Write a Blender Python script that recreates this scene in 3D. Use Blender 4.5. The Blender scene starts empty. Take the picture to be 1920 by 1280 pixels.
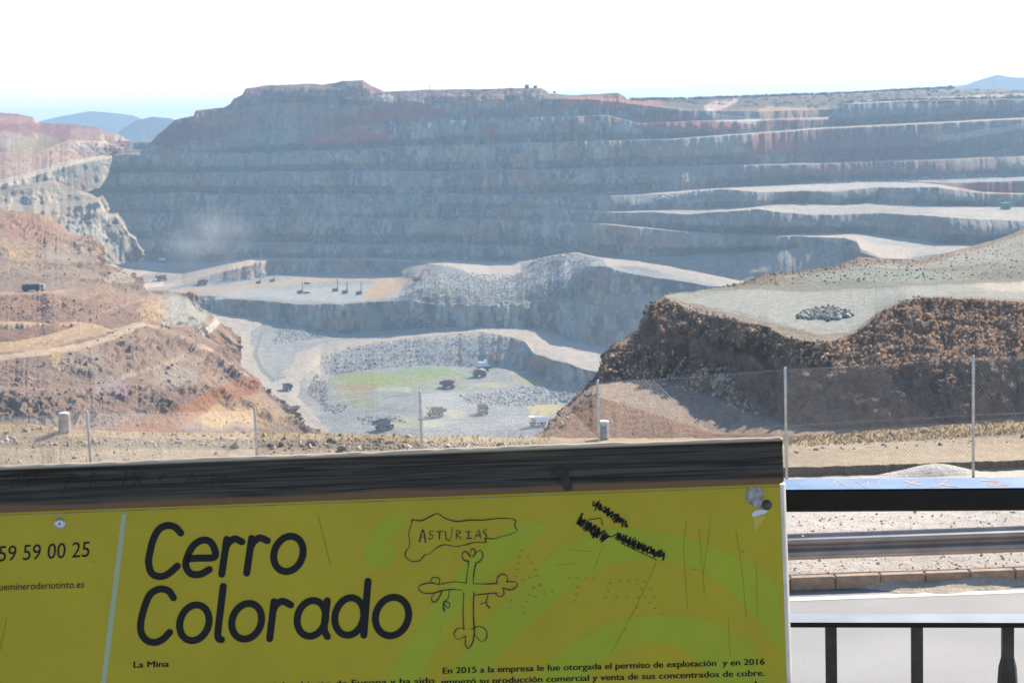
import bpy, math, random
import numpy as np
from mathutils import Vector, Matrix

# ------------------------------------------------------------------ camera, sky, sun
SC = bpy.context.scene
COL = SC.collection
FPX = 3300.0                       # focal length in pixels of the 1920 px wide photograph
CAMZ = 1.65
PITCH = math.atan(445.0 / FPX)
ROLL = -0.035

cam_data = bpy.data.cameras.new('camera')
cam = bpy.data.objects.new('camera', cam_data)
COL.objects.link(cam)
cam_data.sensor_width = 36.0
cam_data.lens = 36.0 * FPX / 1920.0
cam_data.clip_start = 0.05
cam_data.clip_end = 60000.0
cam_data.dof.use_dof = True
cam_data.dof.focus_distance = 2.6
cam_data.dof.aperture_fstop = 40.0
RM = Matrix.Rotation(math.pi / 2 - PITCH, 3, 'X') @ Matrix.Rotation(ROLL, 3, 'Z')
cam.matrix_world = Matrix.Translation((0, 0, CAMZ)) @ RM.to_4x4()
SC.camera = cam

SUN_EL, SUN_AZ = math.radians(34.0), math.radians(37.0)      # azimuth: to the right of straight ahead
SUN_DIR = Vector((math.cos(SUN_EL) * math.sin(SUN_AZ), math.cos(SUN_EL) * math.cos(SUN_AZ), math.sin(SUN_EL)))
world = bpy.data.worlds.new('World')
SC.world = world
world.use_nodes = True
wn = world.node_tree.nodes
wl = world.node_tree.links
sky = wn.new('ShaderNodeTexSky')
sky.sky_type = 'NISHITA'
sky.sun_disc = False
sky.sun_elevation = SUN_EL
sky.sun_rotation = SUN_AZ
sky.air_density = 1.0
sky.dust_density = 0.6
sky.ozone_density = 3.0
wl.new(sky.outputs['Color'], wn['Background'].inputs['Color'])
wn['Background'].inputs['Strength'].default_value = 0.105

sun_data = bpy.data.lights.new('sun', 'SUN')
sun_data.energy = 4.9
sun_data.angle = math.radians(0.5)
sun_data.color = (1.0, 0.89, 0.74)
sun = bpy.data.objects.new('sun', sun_data)
COL.objects.link(sun)
sun.rotation_euler = (-SUN_DIR).to_track_quat('-Z', 'Y').to_euler()
sun.location = (30, 30, 60)

SC.view_settings.view_transform = 'Standard'
SC.view_settings.look = 'None'
SC.view_settings.exposure = 0.88
SC.view_settings.gamma = 1.0
SC.render.engine = 'CYCLES'
SC.cycles.use_denoising = True
SC.cycles.max_bounces = 6
SC.cycles.diffuse_bounces = 3
SC.cycles.volume_bounces = 1
SC.cycles.transparent_max_bounces = 8
SC.cycles.caustics_reflective = False
SC.cycles.caustics_refractive = False

# ------------------------------------------------------------------ helpers
RMN = np.array(RM)
RNG = np.random.default_rng(7)
random.seed(7)


def rays(px, py):
    px = np.asarray(px, float); py = np.asarray(py, float)
    d = np.stack([(px - 960) / FPX, -(py - 640) / FPX, -np.ones_like(px)], -1)
    return d @ RMN.T


def at(px, py, D):
    """world point seen at photo pixel (px,py), D metres ahead"""
    r = rays(px, py)
    D = np.asarray(D, float)
    return r * (D / r[..., 1])[..., None] + np.array([0, 0, CAMZ])


def atz(px, py, z):
    r = rays(px, py)
    t = (z - CAMZ) / r[..., 2]
    return r * t[..., None] + np.array([0, 0, CAMZ])


def project(P):
    q = (P - np.array([0, 0, CAMZ])) @ RMN
    return 960 + FPX * q[..., 0] / -q[..., 2], 640 - FPX * q[..., 1] / -q[..., 2]


def _hash(ix, iy, iz, seed):
    h = (ix.astype(np.uint32) * np.uint32(374761393) + iy.astype(np.uint32) * np.uint32(668265263)
         + iz.astype(np.uint32) * np.uint32(2147483647) + np.uint32(seed * 1013904223 & 0xffffffff))
    h = (h ^ (h >> np.uint32(13))) * np.uint32(1274126177)
    h = (h ^ (h >> np.uint32(16))) * np.uint32(2246822519)
    h = h ^ (h >> np.uint32(15))
    return h.astype(np.float64) / 4294967295.0


def vnoise(P, seed=0):
    """value noise in -1..1"""
    P = np.asarray(P, float)
    f = np.floor(P)
    t = P - f
    t = t * t * t * (t * (t * 6 - 15) + 10)
    i = f.astype(np.int64)
    r = 0
    for dx in (0, 1):
        wx = t[..., 0] if dx else 1 - t[..., 0]
        for dy in (0, 1):
            wy = t[..., 1] if dy else 1 - t[..., 1]
            for dz in (0, 1):
                wz = t[..., 2] if dz else 1 - t[..., 2]
                r = r + wx * wy * wz * _hash(i[..., 0] + dx, i[..., 1] + dy, i[..., 2] + dz, seed)
    return r * 2 - 1


def fbm(P, octaves=4, seed=0, ridged=False):
    a, s, r = 1.0, 1.0, 0
    for o in range(octaves):
        n = vnoise(P * s + o * 17.3, seed + o)
        if ridged:
            n = 1 - 2 * np.abs(n)
        r = r + a * n
        a *= 0.5; s *= 2.03
    return r / 1.9


def cellval(P, seed=0):
    """per-cell random value (fractured blocks), -1..1"""
    P = np.asarray(P, float)
    i = np.floor(P).astype(np.int64)
    best = np.full(P.shape[:-1], 1e9); val = np.zeros(P.shape[:-1])
    for dx in (-1, 0, 1):
        for dy in (-1, 0, 1):
            for dz in (-1, 0, 1):
                cx, cy, cz = i[..., 0] + dx, i[..., 1] + dy, i[..., 2] + dz
                jx = cx + _hash(cx, cy, cz, seed) - P[..., 0]
                jy = cy + _hash(cx, cy, cz, seed + 1) - P[..., 1]
                jz = cz + _hash(cx, cy, cz, seed + 2) - P[..., 2]
                d = jx * jx + jy * jy + jz * jz
                m = d < best
                best = np.where(m, d, best)
                val = np.where(m, _hash(cx, cy, cz, seed + 3), val)
    return val * 2 - 1


def tag(o, label=None, cat=None, group=None, kind=None):
    if label: o['label'] = label
    if cat: o['category'] = cat
    if group: o['group'] = group
    if kind: o['kind'] = kind
    return o


def empty(name, loc, label, cat, group=None, rz=0.0):
    o = bpy.data.objects.new(name, None)
    COL.objects.link(o)
    o.location = loc
    o.rotation_euler = (0, 0, rz)
    return tag(o, label, cat, group)


def mesh_np(name, V, F4, mat, cols=None, parent=None, smooth=False):
    """V (n,3), F4 (m,k) with constant k"""
    V = np.asarray(V, np.float32); F4 = np.asarray(F4, np.int32)
    k = F4.shape[1]
    me = bpy.data.meshes.new(name)
    me.vertices.add(len(V)); me.vertices.foreach_set('co', V.ravel())
    me.loops.add(F4.size); me.loops.foreach_set('vertex_index', F4.ravel())
    me.polygons.add(len(F4))
    me.polygons.foreach_set('loop_start', np.arange(0, F4.size, k, dtype=np.int32))
    me.polygons.foreach_set('loop_total', np.full(len(F4), k, np.int32))
    if smooth:
        me.polygons.foreach_set('use_smooth', np.ones(len(F4), bool))
    me.update(calc_edges=True)
    if cols is not None:
        ca = me.color_attributes.new('Col', 'FLOAT_COLOR', 'POINT')
        c4 = np.ones((len(V), 4), np.float32); c4[:, :3] = cols
        ca.data.foreach_set('color', c4.ravel())
    me.materials.append(mat)
    o = bpy.data.objects.new(name, me)
    COL.objects.link(o)
    if parent is not None: o.parent = parent
    return o


class MB:
    """collects simple shapes, then links them as ONE mesh object"""
    def __init__(self): self.v = []; self.f = []

    def add(self, vs, fs):
        b = len(self.v)
        self.v += [tuple(p) for p in vs]
        self.f += [tuple(i + b for i in f) for f in fs]

    def box(self, x0, x1, y0, y1, z0, z1, bev=0.0, M=None):
        if bev <= 0:
            vs = [(x, y, z) for z in (z0, z1) for y in (y0, y1) for x in (x0, x1)]
            fs = [(0, 2, 3, 1), (4, 5, 7, 6), (0, 1, 5, 4), (2, 6, 7, 3), (0, 4, 6, 2), (1, 3, 7, 5)]
        else:
            b = min(bev, (x1 - x0) / 2.01, (y1 - y0) / 2.01, (z1 - z0) / 2.01)
            vs = []
            for sz in (0, 1):
                for sy in (0, 1):
                    for sx in (0, 1):
                        X, Y, Z = (x1 if sx else x0), (y1 if sy else y0), (z1 if sz else z0)
                        dx, dy, dz = (-b if sx else b), (-b if sy else b), (-b if sz else b)
                        vs += [(X, Y + dy, Z + dz), (X + dx, Y, Z + dz), (X + dx, Y + dy, Z)]
            c = lambda sx, sy, sz, a: (sz * 4 + sy * 2 + sx) * 3 + a
            fs = []
            for s in (0, 1):
                q = [c(s, 0, 0, 0), c(s, 1, 0, 0), c(s, 1, 1, 0), c(s, 0, 1, 0)]; fs.append(tuple(q if s else q[::-1]))
                q = [c(0, s, 0, 1), c(0, s, 1, 1), c(1, s, 1, 1), c(1, s, 0, 1)]; fs.append(tuple(q if s else q[::-1]))
                q = [c(0, 0, s, 2), c(1, 0, s, 2), c(1, 1, s, 2), c(0, 1, s, 2)]; fs.append(tuple(q if s else q[::-1]))
            for s in (0, 1):
                for t in (0, 1):
                    q = [c(s, t, 0, 0), c(s, t, 0, 1), c(s, t, 1, 1), c(s, t, 1, 0)]; fs.append(tuple(q if s != t else q[::-1]))
                    q = [c(s, 0, t, 0), c(s, 0, t, 2), c(s, 1, t, 2), c(s, 1, t, 0)]; fs.append(tuple(q if s == t else q[::-1]))
                    q = [c(0, s, t, 1), c(0, s, t, 2), c(1, s, t, 2), c(1, s, t, 1)]; fs.append(tuple(q if s != t else q[::-1]))
                    for u in (0, 1):
                        q = [c(s, t, u, 0), c(s, t, u, 1), c(s, t, u, 2)]; fs.append(tuple(q if (s + t + u) % 2 else q[::-1]))
        if M is not None: vs = [tuple(M @ Vector(p)) for p in vs]
        self.add(vs, fs)

    def tube(self, pts, r, n=8, caps=True):
        pts = [Vector(p) for p in pts]
        rs = r if isinstance(r, (list, tuple)) else [r] * len(pts)
        vs = []
        up = None
        for i, p in enumerate(pts):
            d = (pts[min(i + 1, len(pts) - 1)] - pts[max(i - 1, 0)]).normalized()
            a = d.orthogonal() if up is None else (up - d * up.dot(d))
            a.normalize(); up = a
            b = d.cross(a)
            for k in range(n):
                t = 2 * math.pi * k / n
                vs.append(p + (a * math.cos(t) + b * math.sin(t)) * rs[i])
        fs = []
        for i in range(len(pts) - 1):
            for k in range(n):
                k2 = (k + 1) % n
                fs.append((i * n + k, i * n + k2, (i + 1) * n + k2, (i + 1) * n + k))
        if caps:
            fs.append(tuple(range(n))[::-1])
            fs.append(tuple(range((len(pts) - 1) * n, len(pts) * n)))
        self.add(vs, fs)

    def prism(self, poly, y0, y1, axis='y'):
        """polygon in (a,b) extruded along an axis"""
        n = len(poly)
        if axis == 'y': mk = lambda a, b, c: (a, c, b)
        elif axis == 'x': mk = lambda a, b, c: (c, a, b)
        else: mk = lambda a, b, c: (a, b, c)
        vs = [mk(a, b, y0) for a, b in poly] + [mk(a, b, y1) for a, b in poly]
        fs = [tuple(range(n))[::-1], tuple(range(n, 2 * n))]
        for i in range(n):
            j = (i + 1) % n
            fs.append((i, j, n + j, n + i))
        self.add(vs, fs)

    def lathe(self, prof, n=16, c=(0, 0, 0)):
        vs = []; fs = []
        for (r, z) in prof:
            for k in range(n):
                t = 2 * math.pi * k / n
                vs.append((c[0] + r * math.cos(t), c[1] + r * math.sin(t), c[2] + z))
        m = len(prof)
        for i in range(m - 1):
            for k in range(n):
                k2 = (k + 1) % n
                fs.append((i * n + k, i * n + k2, (i + 1) * n + k2, (i + 1) * n + k))
        fs.append(tuple(range(n))[::-1]); fs.append(tuple(range((m - 1) * n, m * n)))
        self.add(vs, fs)

    def build(self, name, mat, parent=None, smooth=False):
        me = bpy.data.meshes.new(name)
        me.from_pydata(self.v, [], self.f)
        me.update()
        if smooth:
            me.polygons.foreach_set('use_smooth', np.ones(len(me.polygons), bool))
        me.materials.append(mat)
        o = bpy.data.objects.new(name, me)
        COL.objects.link(o)
        if parent is not None: o.parent = parent
        return o


# ------------------------------------------------------------------ materials
def new_mat(name):
    m = bpy.data.materials.new(name)
    m.use_nodes = True
    nt = m.node_tree
    return m, nt, nt.nodes, nt.links, nt.nodes['Principled BSDF']


def rock_mat(name, s, bump=0.6, var=0.5, stretch=0.35, dist=None):
    """vertex colour (the rock's own colour) broken up by noise; s = detail size in 1/m"""
    m, nt, N, L, B = new_mat(name)
    at_ = N.new('ShaderNodeAttribute'); at_.attribute_name = 'Col'
    geo = N.new('ShaderNodeNewGeometry')
    mp = N.new('ShaderNodeMapping'); mp.inputs['Scale'].default_value = (1, 1, stretch)
    L.new(geo.outputs['Position'], mp.inputs['Vector'])
    n1 = N.new('ShaderNodeTexNoise'); n1.inputs['Scale'].default_value = s; n1.inputs['Detail'].default_value = 7; n1.inputs['Roughness'].default_value = 0.65
    L.new(mp.outputs['Vector'], n1.inputs['Vector'])
    n2 = N.new('ShaderNodeTexNoise'); n2.inputs['Scale'].default_value = s * 5; n2.inputs['Detail'].default_value = 6; n2.inputs['Roughness'].default_value = 0.7
    L.new(geo.outputs['Position'], n2.inputs['Vector'])
    add = N.new('ShaderNodeMath'); add.operation = 'ADD'
    L.new(n1.outputs['Fac'], add.inputs[0]); L.new(n2.outputs['Fac'], add.inputs[1])
    mr = N.new('ShaderNodeMapRange'); mr.inputs['From Min'].default_value = 0.65; mr.inputs['From Max'].default_value = 1.35
    mr.inputs['To Min'].default_value = 1 - var; mr.inputs['To Max'].default_value = 1 + var
    L.new(add.outputs[0], mr.inputs['Value'])
    mx = N.new('ShaderNodeVectorMath'); mx.operation = 'SCALE'
    L.new(at_.outputs['Color'], mx.inputs[0]); L.new(mr.outputs[0], mx.inputs['Scale'])
    L.new(mx.outputs[0], B.inputs['Base Color'])
    B.inputs['Roughness'].default_value = 0.95
    B.inputs['Specular IOR Level'].default_value = 0.15
    bp = N.new('ShaderNodeBump'); bp.inputs['Strength'].default_value = bump; bp.inputs['Distance'].default_value = dist or 0.8 / s
    L.new(add.outputs[0], bp.inputs['Height'])
    L.new(bp.outputs['Normal'], B.inputs['Normal'])
    return m


def plain_mat(name, col, rough=0.6, metal=0.0, var=0.25, scale=20.0, spec=0.5, bump=0.0, col2=None):
    m, nt, N, L, B = new_mat(name)
    tc = N.new('ShaderNodeTexCoord')
    n = N.new('ShaderNodeTexNoise'); n.inputs['Scale'].default_value = scale; n.inputs['Detail'].default_value = 6
    L.new(tc.outputs['Object'], n.inputs['Vector'])
    r = N.new('ShaderNodeValToRGB')
    r.color_ramp.elements[0].position = 0.35; r.color_ramp.elements[1].position = 0.65
    c2 = col2 or tuple(c * (1 + var) for c in col)
    r.color_ramp.elements[0].color = (*[c * (1 - var) for c in col], 1)
    r.color_ramp.elements[1].color = (*c2, 1)
    L.new(n.outputs['Fac'], r.inputs['Fac'])
    L.new(r.outputs['Color'], B.inputs['Base Color'])
    B.inputs['Roughness'].default_value = rough
    B.inputs['Metallic'].default_value = metal
    B.inputs['Specular IOR Level'].default_value = spec
    if bump > 0:
        bp = N.new('ShaderNodeBump'); bp.inputs['Strength'].default_value = bump; bp.inputs['Distance'].default_value = 0.2 / scale
        L.new(n.outputs['Fac'], bp.inputs['Height']); L.new(bp.outputs['Normal'], B.inputs['Normal'])
    return m


M_FAR = rock_mat('far_rock', 0.20, 0.6, 0.45, 0.55)
M_MID = rock_mat('mid_rock', 0.30, 0.7, 0.42, 0.45)
M_NEAR = rock_mat('near_rock', 0.9, 0.8, 0.45, 0.6)
M_GRD = rock_mat('foreground_earth', 5.0, 0.6, 0.30, 1.0)
M_RUB = rock_mat('rubble_stone', 0.9, 0.3, 0.25, 1.0)

# ------------------------------------------------------------------ terrain engine
GREY = (.24, .24, .225)
GREYL = (.30, .30, .285)
BLUEG = (.29, .275, .23)
DIRT = (.44, .34, .26)
PALE = (.42, .375, .32)
BROWN = (.25, .155, .105)
DBROWN = (.34, .20, .125)
ORANGE = (.45, .24, .11)
OCHRE = (.46, .31, .16)
RED = (.36, .12, .09)
PURP = (.27, .135, .12)
GREEN = (.28, .31, .13)
YELL = (.36, .32, .14)


def seg_dist(px, py, pts):
    d = np.full(px.shape, 1e9)
    for (x0, y0), (x1, y1) in zip(pts[:-1], pts[1:]):
        vx, vy = x1 - x0, y1 - y0
        t = np.clip(((px - x0) * vx + (py - y0) * vy) / (vx * vx + vy * vy + 1e-9), 0, 1)
        d = np.minimum(d, np.hypot(px - x0 - t * vx, py - y0 - t * vy))
    return d


def in_poly(px, py, poly):
    c = np.zeros(px.shape, bool)
    n = len(poly)
    for i in range(n):
        x0, y0 = poly[i]; x1, y1 = poly[(i + 1) % n]
        if y0 == y1: continue
        cond = ((y0 > py) != (y1 > py)) & (px < (x1 - x0) * (py - y0) / (y1 - y0) + x0)
        c ^= cond
    return c


def paint_cols(px, py, P, C, paint, wob, seed):
    n1 = vnoise(np.stack([px / (wob * 4), py / (wob * 2), 0 * px], -1), seed + 50)
    n2 = vnoise(np.stack([px / wob, py / (wob * .6), 0 * px], -1), seed + 51)
    w = n1 * .6 + n2 * .4
    for p in paint:
        if p[0] == 'blob':         # ('blob', x, y, rx, ry, colour, strength)
            _, x, y, rx, ry, col, st = p[:7]
            d = np.hypot((px - x) / rx, (py - y) / ry) + w * .45
            k = np.clip((1.0 - d) / .35, 0, 1) * st
        elif p[0] == 'road':       # ('road', pts, half width, colour, strength)
            _, pts, hw, col, st = p
            d = seg_dist(px, py, pts) / hw + w * .25
            k = np.clip((1.0 - d) / .3, 0, 1) * st
        elif p[0] == 'poly':
            _, poly, col, st = p
            q = in_poly(px + w * wob * .6, py + w * wob * .35, poly)
            k = q * st
        C[:] = C + (np.array(col) - C) * k[..., None]
    return C


def layer(name, rows, x0, x1, step, mat, ystep=1.6, jit=1.0, seed=1, paint=(), wl=12.0, wob=10.0, back=None, flute=0.5, dmax=9.0, block=0.0, under=0.0, tints=None, damp=.35, mask=False, bsmall=.3, bulge=0.0, rx=None, yj=0.0, carve=None):
    """rows bottom -> top, each (points[(px,py,D)], roughness of the strip above in m, colour of that strip)"""
    xs = np.arange(x0, x1 + step, step)
    R = []
    for i, (pts, rough, col) in enumerate(rows):
        a = np.array(pts, float)
        y = np.interp(xs, a[:, 0], a[:, 1]); D = np.interp(xs, a[:, 0], a[:, 2])
        q = np.stack([xs / 34.0, np.full_like(xs, i * .12), 0 * xs], -1)
        j = jit * (vnoise(q, seed) + .6 * vnoise(q * 2.7, seed + 1) + .35 * vnoise(q * 7, seed + 2))
        yh = 195 - .035 * (xs - 960)
        if i < len(rows) - 1:      # wander in plan, at the same level
            hh = (y - yh) * D / FPX
            D = D + np.clip(-j * D / np.maximum(np.abs(y - yh), 260), -dmax, dmax)
            y = yh + hh * FPX / D
            j = 0
            if yj: y = y + yj * (vnoise(np.stack([xs / 70., np.full_like(xs, (i // 2) * 1.7), 0 * xs], -1), seed + 3) + .7 * vnoise(np.stack([xs / 24., np.full_like(xs, (i // 2) * 1.7), 0 * xs], -1), seed + 4)) * np.clip((1150 - xs) / 150, .25, 1)
        R.append((xs, y + j, D, rough, np.array(col)))
    grid = []; rr = []; cc = []
    for i in range(len(R) - 1):
        xa, ya, Da, ro, co = R[i]; xb, yb, Db, _, _ = R[i + 1]
        Pa = at(xa, ya, Da); Pb = at(xb, yb, Db)
        n = int(max(2, np.ceil(np.percentile(np.abs(ya - yb), 85) / ystep)))
        n = min(n, 160)
        pr_ = np.clip(1.0 + .5 * vnoise(np.stack([xs / 45., np.full_like(xs, i * 3.1), 0 * xs], -1), seed + 7), .15, 1.6)
        last = (i == len(R) - 2)
        for k in range(n + (1 if last else 0)):
            t = k / n
            Q_ = Pa + (Pb - Pa) * t
            if under and ro >= 1.3: Q_[:, 1] += np.clip((np.abs(ya - yb) - 20) / 14, 0, 1) * pr_ * (under * max(0, 1 - t / .38) - bulge * math.sin(math.pi * min(1, max(0, (t - .22) / .78))))
            grid.append(Q_)
            edge = min(1.0, 0.35 + 2.5 * min(t, 1 - t))
            rr.append(np.full(len(xs), ro * edge)); cc.append(np.broadcast_to(co, (len(xs), 3)))
    if back:
        top = grid[-1]
        for k in range(1, 5):
            t = k / 4
            grid.append(top * (1 + back[0] * t / np.maximum(top[:, 1:2], 1)) * np.array([1, 1, 0]) + np.array([0, 0, 1.]) * (top[:, 2:3] * (1 - 0) - back[1] * t ** 1.2 * np.array([1.]))); rr.append(rr[-1] * .5); cc.append(cc[-1])
    G = np.array(grid); rr = np.array(rr); C = np.array(cc).copy()
    if rx: rr = rr * np.interp(xs, [a[0] for a in rx], [a[1] for a in rx])[None, :]
    du = np.gradient(G, axis=1); dv = np.gradient(G, axis=0)
    Nn = np.cross(du, dv); Nn /= np.linalg.norm(Nn, axis=-1, keepdims=True) + 1e-9
    Q = G / wl
    big = fbm(Q * np.array([1, 1, .6]), 4, seed + 10)
    rid = fbm(Q * np.array([2.3, 2.3, 1.2]), 4, seed + 20, ridged=True)
    flu = vnoise(Q * np.array([3.2, 1.2, .35]), seed + 30) + .6 * vnoise(Q * np.array([7.5, 3, .9]), seed + 31)
    steep = np.clip((1 - np.abs(Nn[..., 2])) / .35, 0, 1)
    disp = (big * 1.0 + rid * .55 + flu * flute * steep) * rr * (damp + (1 - damp) * steep)
    if mask:
        mk_ = np.clip(.75 + 1.5 * fbm(G / (wl * 2.2) * np.array([1, 1, 1.6]), 2, seed + 95), .12, 1.7)
        disp = disp * mk_
    if block > 0:
        W = G + np.stack([big, rid, flu], -1) * wl * .12
        disp = disp * (1 - .45 * block) + block * rr * (mk_ if mask else 1) * steep * (.55 * cellval(W / wl * np.array([2.6, 2.6, 1.9]), seed + 60) + bsmall * cellval(W / wl * np.array([7., 7., 5.]), seed + 61))
    G2 = G + Nn * disp[..., None]
    if carve:
        for cp_, dep, ed in carve:
            cx_, cy_ = project(G2)
            ins = in_poly(cx_, cy_, cp_)
            sd = seg_dist(cx_, cy_ * 5, [(a, b * 5) for a, b in cp_ + cp_[:1]])
            G2 = G2 - np.array([0, 0, 1.]) * (ins * dep * np.clip(sd / ed, 0, 1))[..., None]
    px, py = project(G2)
    v = fbm(Q * .55, 3, seed + 40)
    C = C * (1 + .22 * v)[..., None]
    if tints:      # seams of differently coloured rock running down the faces
        for ti, (tc_, fx, fy, th, st) in enumerate(tints):
            nz_ = vnoise(np.stack([G2[..., 0] / fx + vnoise(G2 / 60., seed + 90) * .8, G2[..., 2] / fy, G2[..., 1] / 90.], -1), seed + 70 + ti) * .65 + vnoise(np.stack([G2[..., 0] / fx * 3.1, G2[..., 2] / fy * 2.3, G2[..., 1] / 60.], -1), seed + 80 + ti) * .5
            kk_ = np.clip((nz_ - th) / .2, 0, 1)[..., None] * st * steep[..., None] * (np.interp(xs, [a[0] for a in rx], [a[1] for a in rx]) if rx else np.ones(len(xs)))[None, :, None]
            C = C + (np.array(tc_) - C) * kk_
    C = paint_cols(px, py, G2, C, paint, wob, seed)
    C = np.clip(C, .01, .9)
    nr, nc = G.shape[:2]
    idx = np.arange(nr * nc).reshape(nr, nc)
    F = np.stack([idx[:-1, :-1], idx[:-1, 1:], idx[1:, 1:], idx[1:, :-1]], -1).reshape(-1, 4)
    o = mesh_np(name, G2.reshape(-1, 3), F, mat, C.reshape(-1, 3))
    tag(o, kind='structure')
    return dict(obj=o, P=G2.reshape(-1, 3), N=Nn.reshape(-1, 3), px=px.ravel(), py=py.ravel(), C=C.reshape(-1, 3))


def snap(Lr, x, y):
    i = np.argmin((Lr['px'] - x) ** 2 + (Lr['py'] - y) ** 2)
    return Vector(Lr['P'][i])


_ico = None
def ico():
    global _ico
    if _ico is None:
        t = (1 + 5 ** .5) / 2
        v = np.array([(-1, t, 0), (1, t, 0), (-1, -t, 0), (1, -t, 0), (0, -1, t), (0, 1, t), (0, -1, -t), (0, 1, -t), (t, 0, -1), (t, 0, 1), (-t, 0, -1), (-t, 0, 1)], float)
        v /= np.linalg.norm(v[0])
        f = np.array([(0, 11, 5), (0, 5, 1), (0, 1, 7), (0, 7, 10), (0, 10, 11), (1, 5, 9), (5, 11, 4), (11, 10, 2), (10, 7, 6), (7, 1, 8), (3, 9, 4), (3, 4, 2), (3, 2, 6), (3, 6, 8), (3, 8, 9), (4, 9, 5), (2, 4, 11), (6, 2, 10), (8, 6, 7), (9, 8, 1)])
        _ico = (v, f)
    return _ico


def rocks(name, P, size, cols, mat, label=None, cat=None, seed=3):
    """many loose stones as one uncountable mass"""
    rg = np.random.default_rng(seed)
    v, f = ico()
    n = len(P)
    sc = (.55 + .9 * rg.random((n, 1, 3))) * np.asarray(size)[:, None, None]
    jt = 1 + .9 * (rg.random((n, 12, 1)) - .5)
    a = rg.random(n) * 6.283
    V = v[None] * jt * sc
    ca, sa = np.cos(a)[:, None], np.sin(a)[:, None]
    b = rg.random(n) * 6.283; cb, sb = np.cos(b)[:, None], np.sin(b)[:, None]
    X, Y, Z = V[..., 0], V[..., 1], V[..., 2]
    X, Y = X * ca - Y * sa, X * sa + Y * ca
    Y, Z = Y * cb - Z * sb, Y * sb + Z * cb
    V = np.stack([X, Y, Z], -1) + P[:, None, :]
    F = (f[None] + (np.arange(n) * 12)[:, None, None]).reshape(-1, 3)
    Cc = np.repeat(cols, 12, axis=0)
    o = mesh_np(name, V.reshape(-1, 3), F, mat, Cc)
    return tag(o, label, cat, kind='stuff')


def pick(Lr, poly, n, seed=1):
    rg = np.random.default_rng(seed)
    m = np.nonzero(in_poly(Lr['px'], Lr['py'], poly))[0]
    if len(m) == 0: return m
    return rg.choice(m, n)


# ------------------------------------------------------------------ base sheet and distant hills
base = MB(); base.add([(-11000, 400, -330), (11000, 400, -330), (11000, 11500, -330), (-11000, 11500, -330)], [(0, 1, 2, 3)])
tag(base.build('ground', plain_mat('far_plain', (.12, .13, .10), .9, scale=.002)), kind='structure')

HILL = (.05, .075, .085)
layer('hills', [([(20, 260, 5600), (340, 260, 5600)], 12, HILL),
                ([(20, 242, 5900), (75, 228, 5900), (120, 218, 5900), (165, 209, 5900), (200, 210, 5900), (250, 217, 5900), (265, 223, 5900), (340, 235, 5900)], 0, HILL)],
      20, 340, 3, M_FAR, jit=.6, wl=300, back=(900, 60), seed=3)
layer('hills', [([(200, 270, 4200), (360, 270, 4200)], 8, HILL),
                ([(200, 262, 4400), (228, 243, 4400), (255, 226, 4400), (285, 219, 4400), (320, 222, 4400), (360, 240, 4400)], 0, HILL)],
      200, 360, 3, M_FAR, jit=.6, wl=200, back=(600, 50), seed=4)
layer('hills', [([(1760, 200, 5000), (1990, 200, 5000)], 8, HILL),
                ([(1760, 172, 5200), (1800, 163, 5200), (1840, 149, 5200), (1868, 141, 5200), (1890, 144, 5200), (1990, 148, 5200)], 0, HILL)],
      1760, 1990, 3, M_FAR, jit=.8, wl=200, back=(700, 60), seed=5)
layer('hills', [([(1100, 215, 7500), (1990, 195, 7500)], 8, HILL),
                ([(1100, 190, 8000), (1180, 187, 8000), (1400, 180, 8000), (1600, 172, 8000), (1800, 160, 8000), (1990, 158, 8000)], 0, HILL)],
      1100, 1990, 4, M_FAR, jit=.8, wl=400, back=(900, 60), seed=6)

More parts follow.
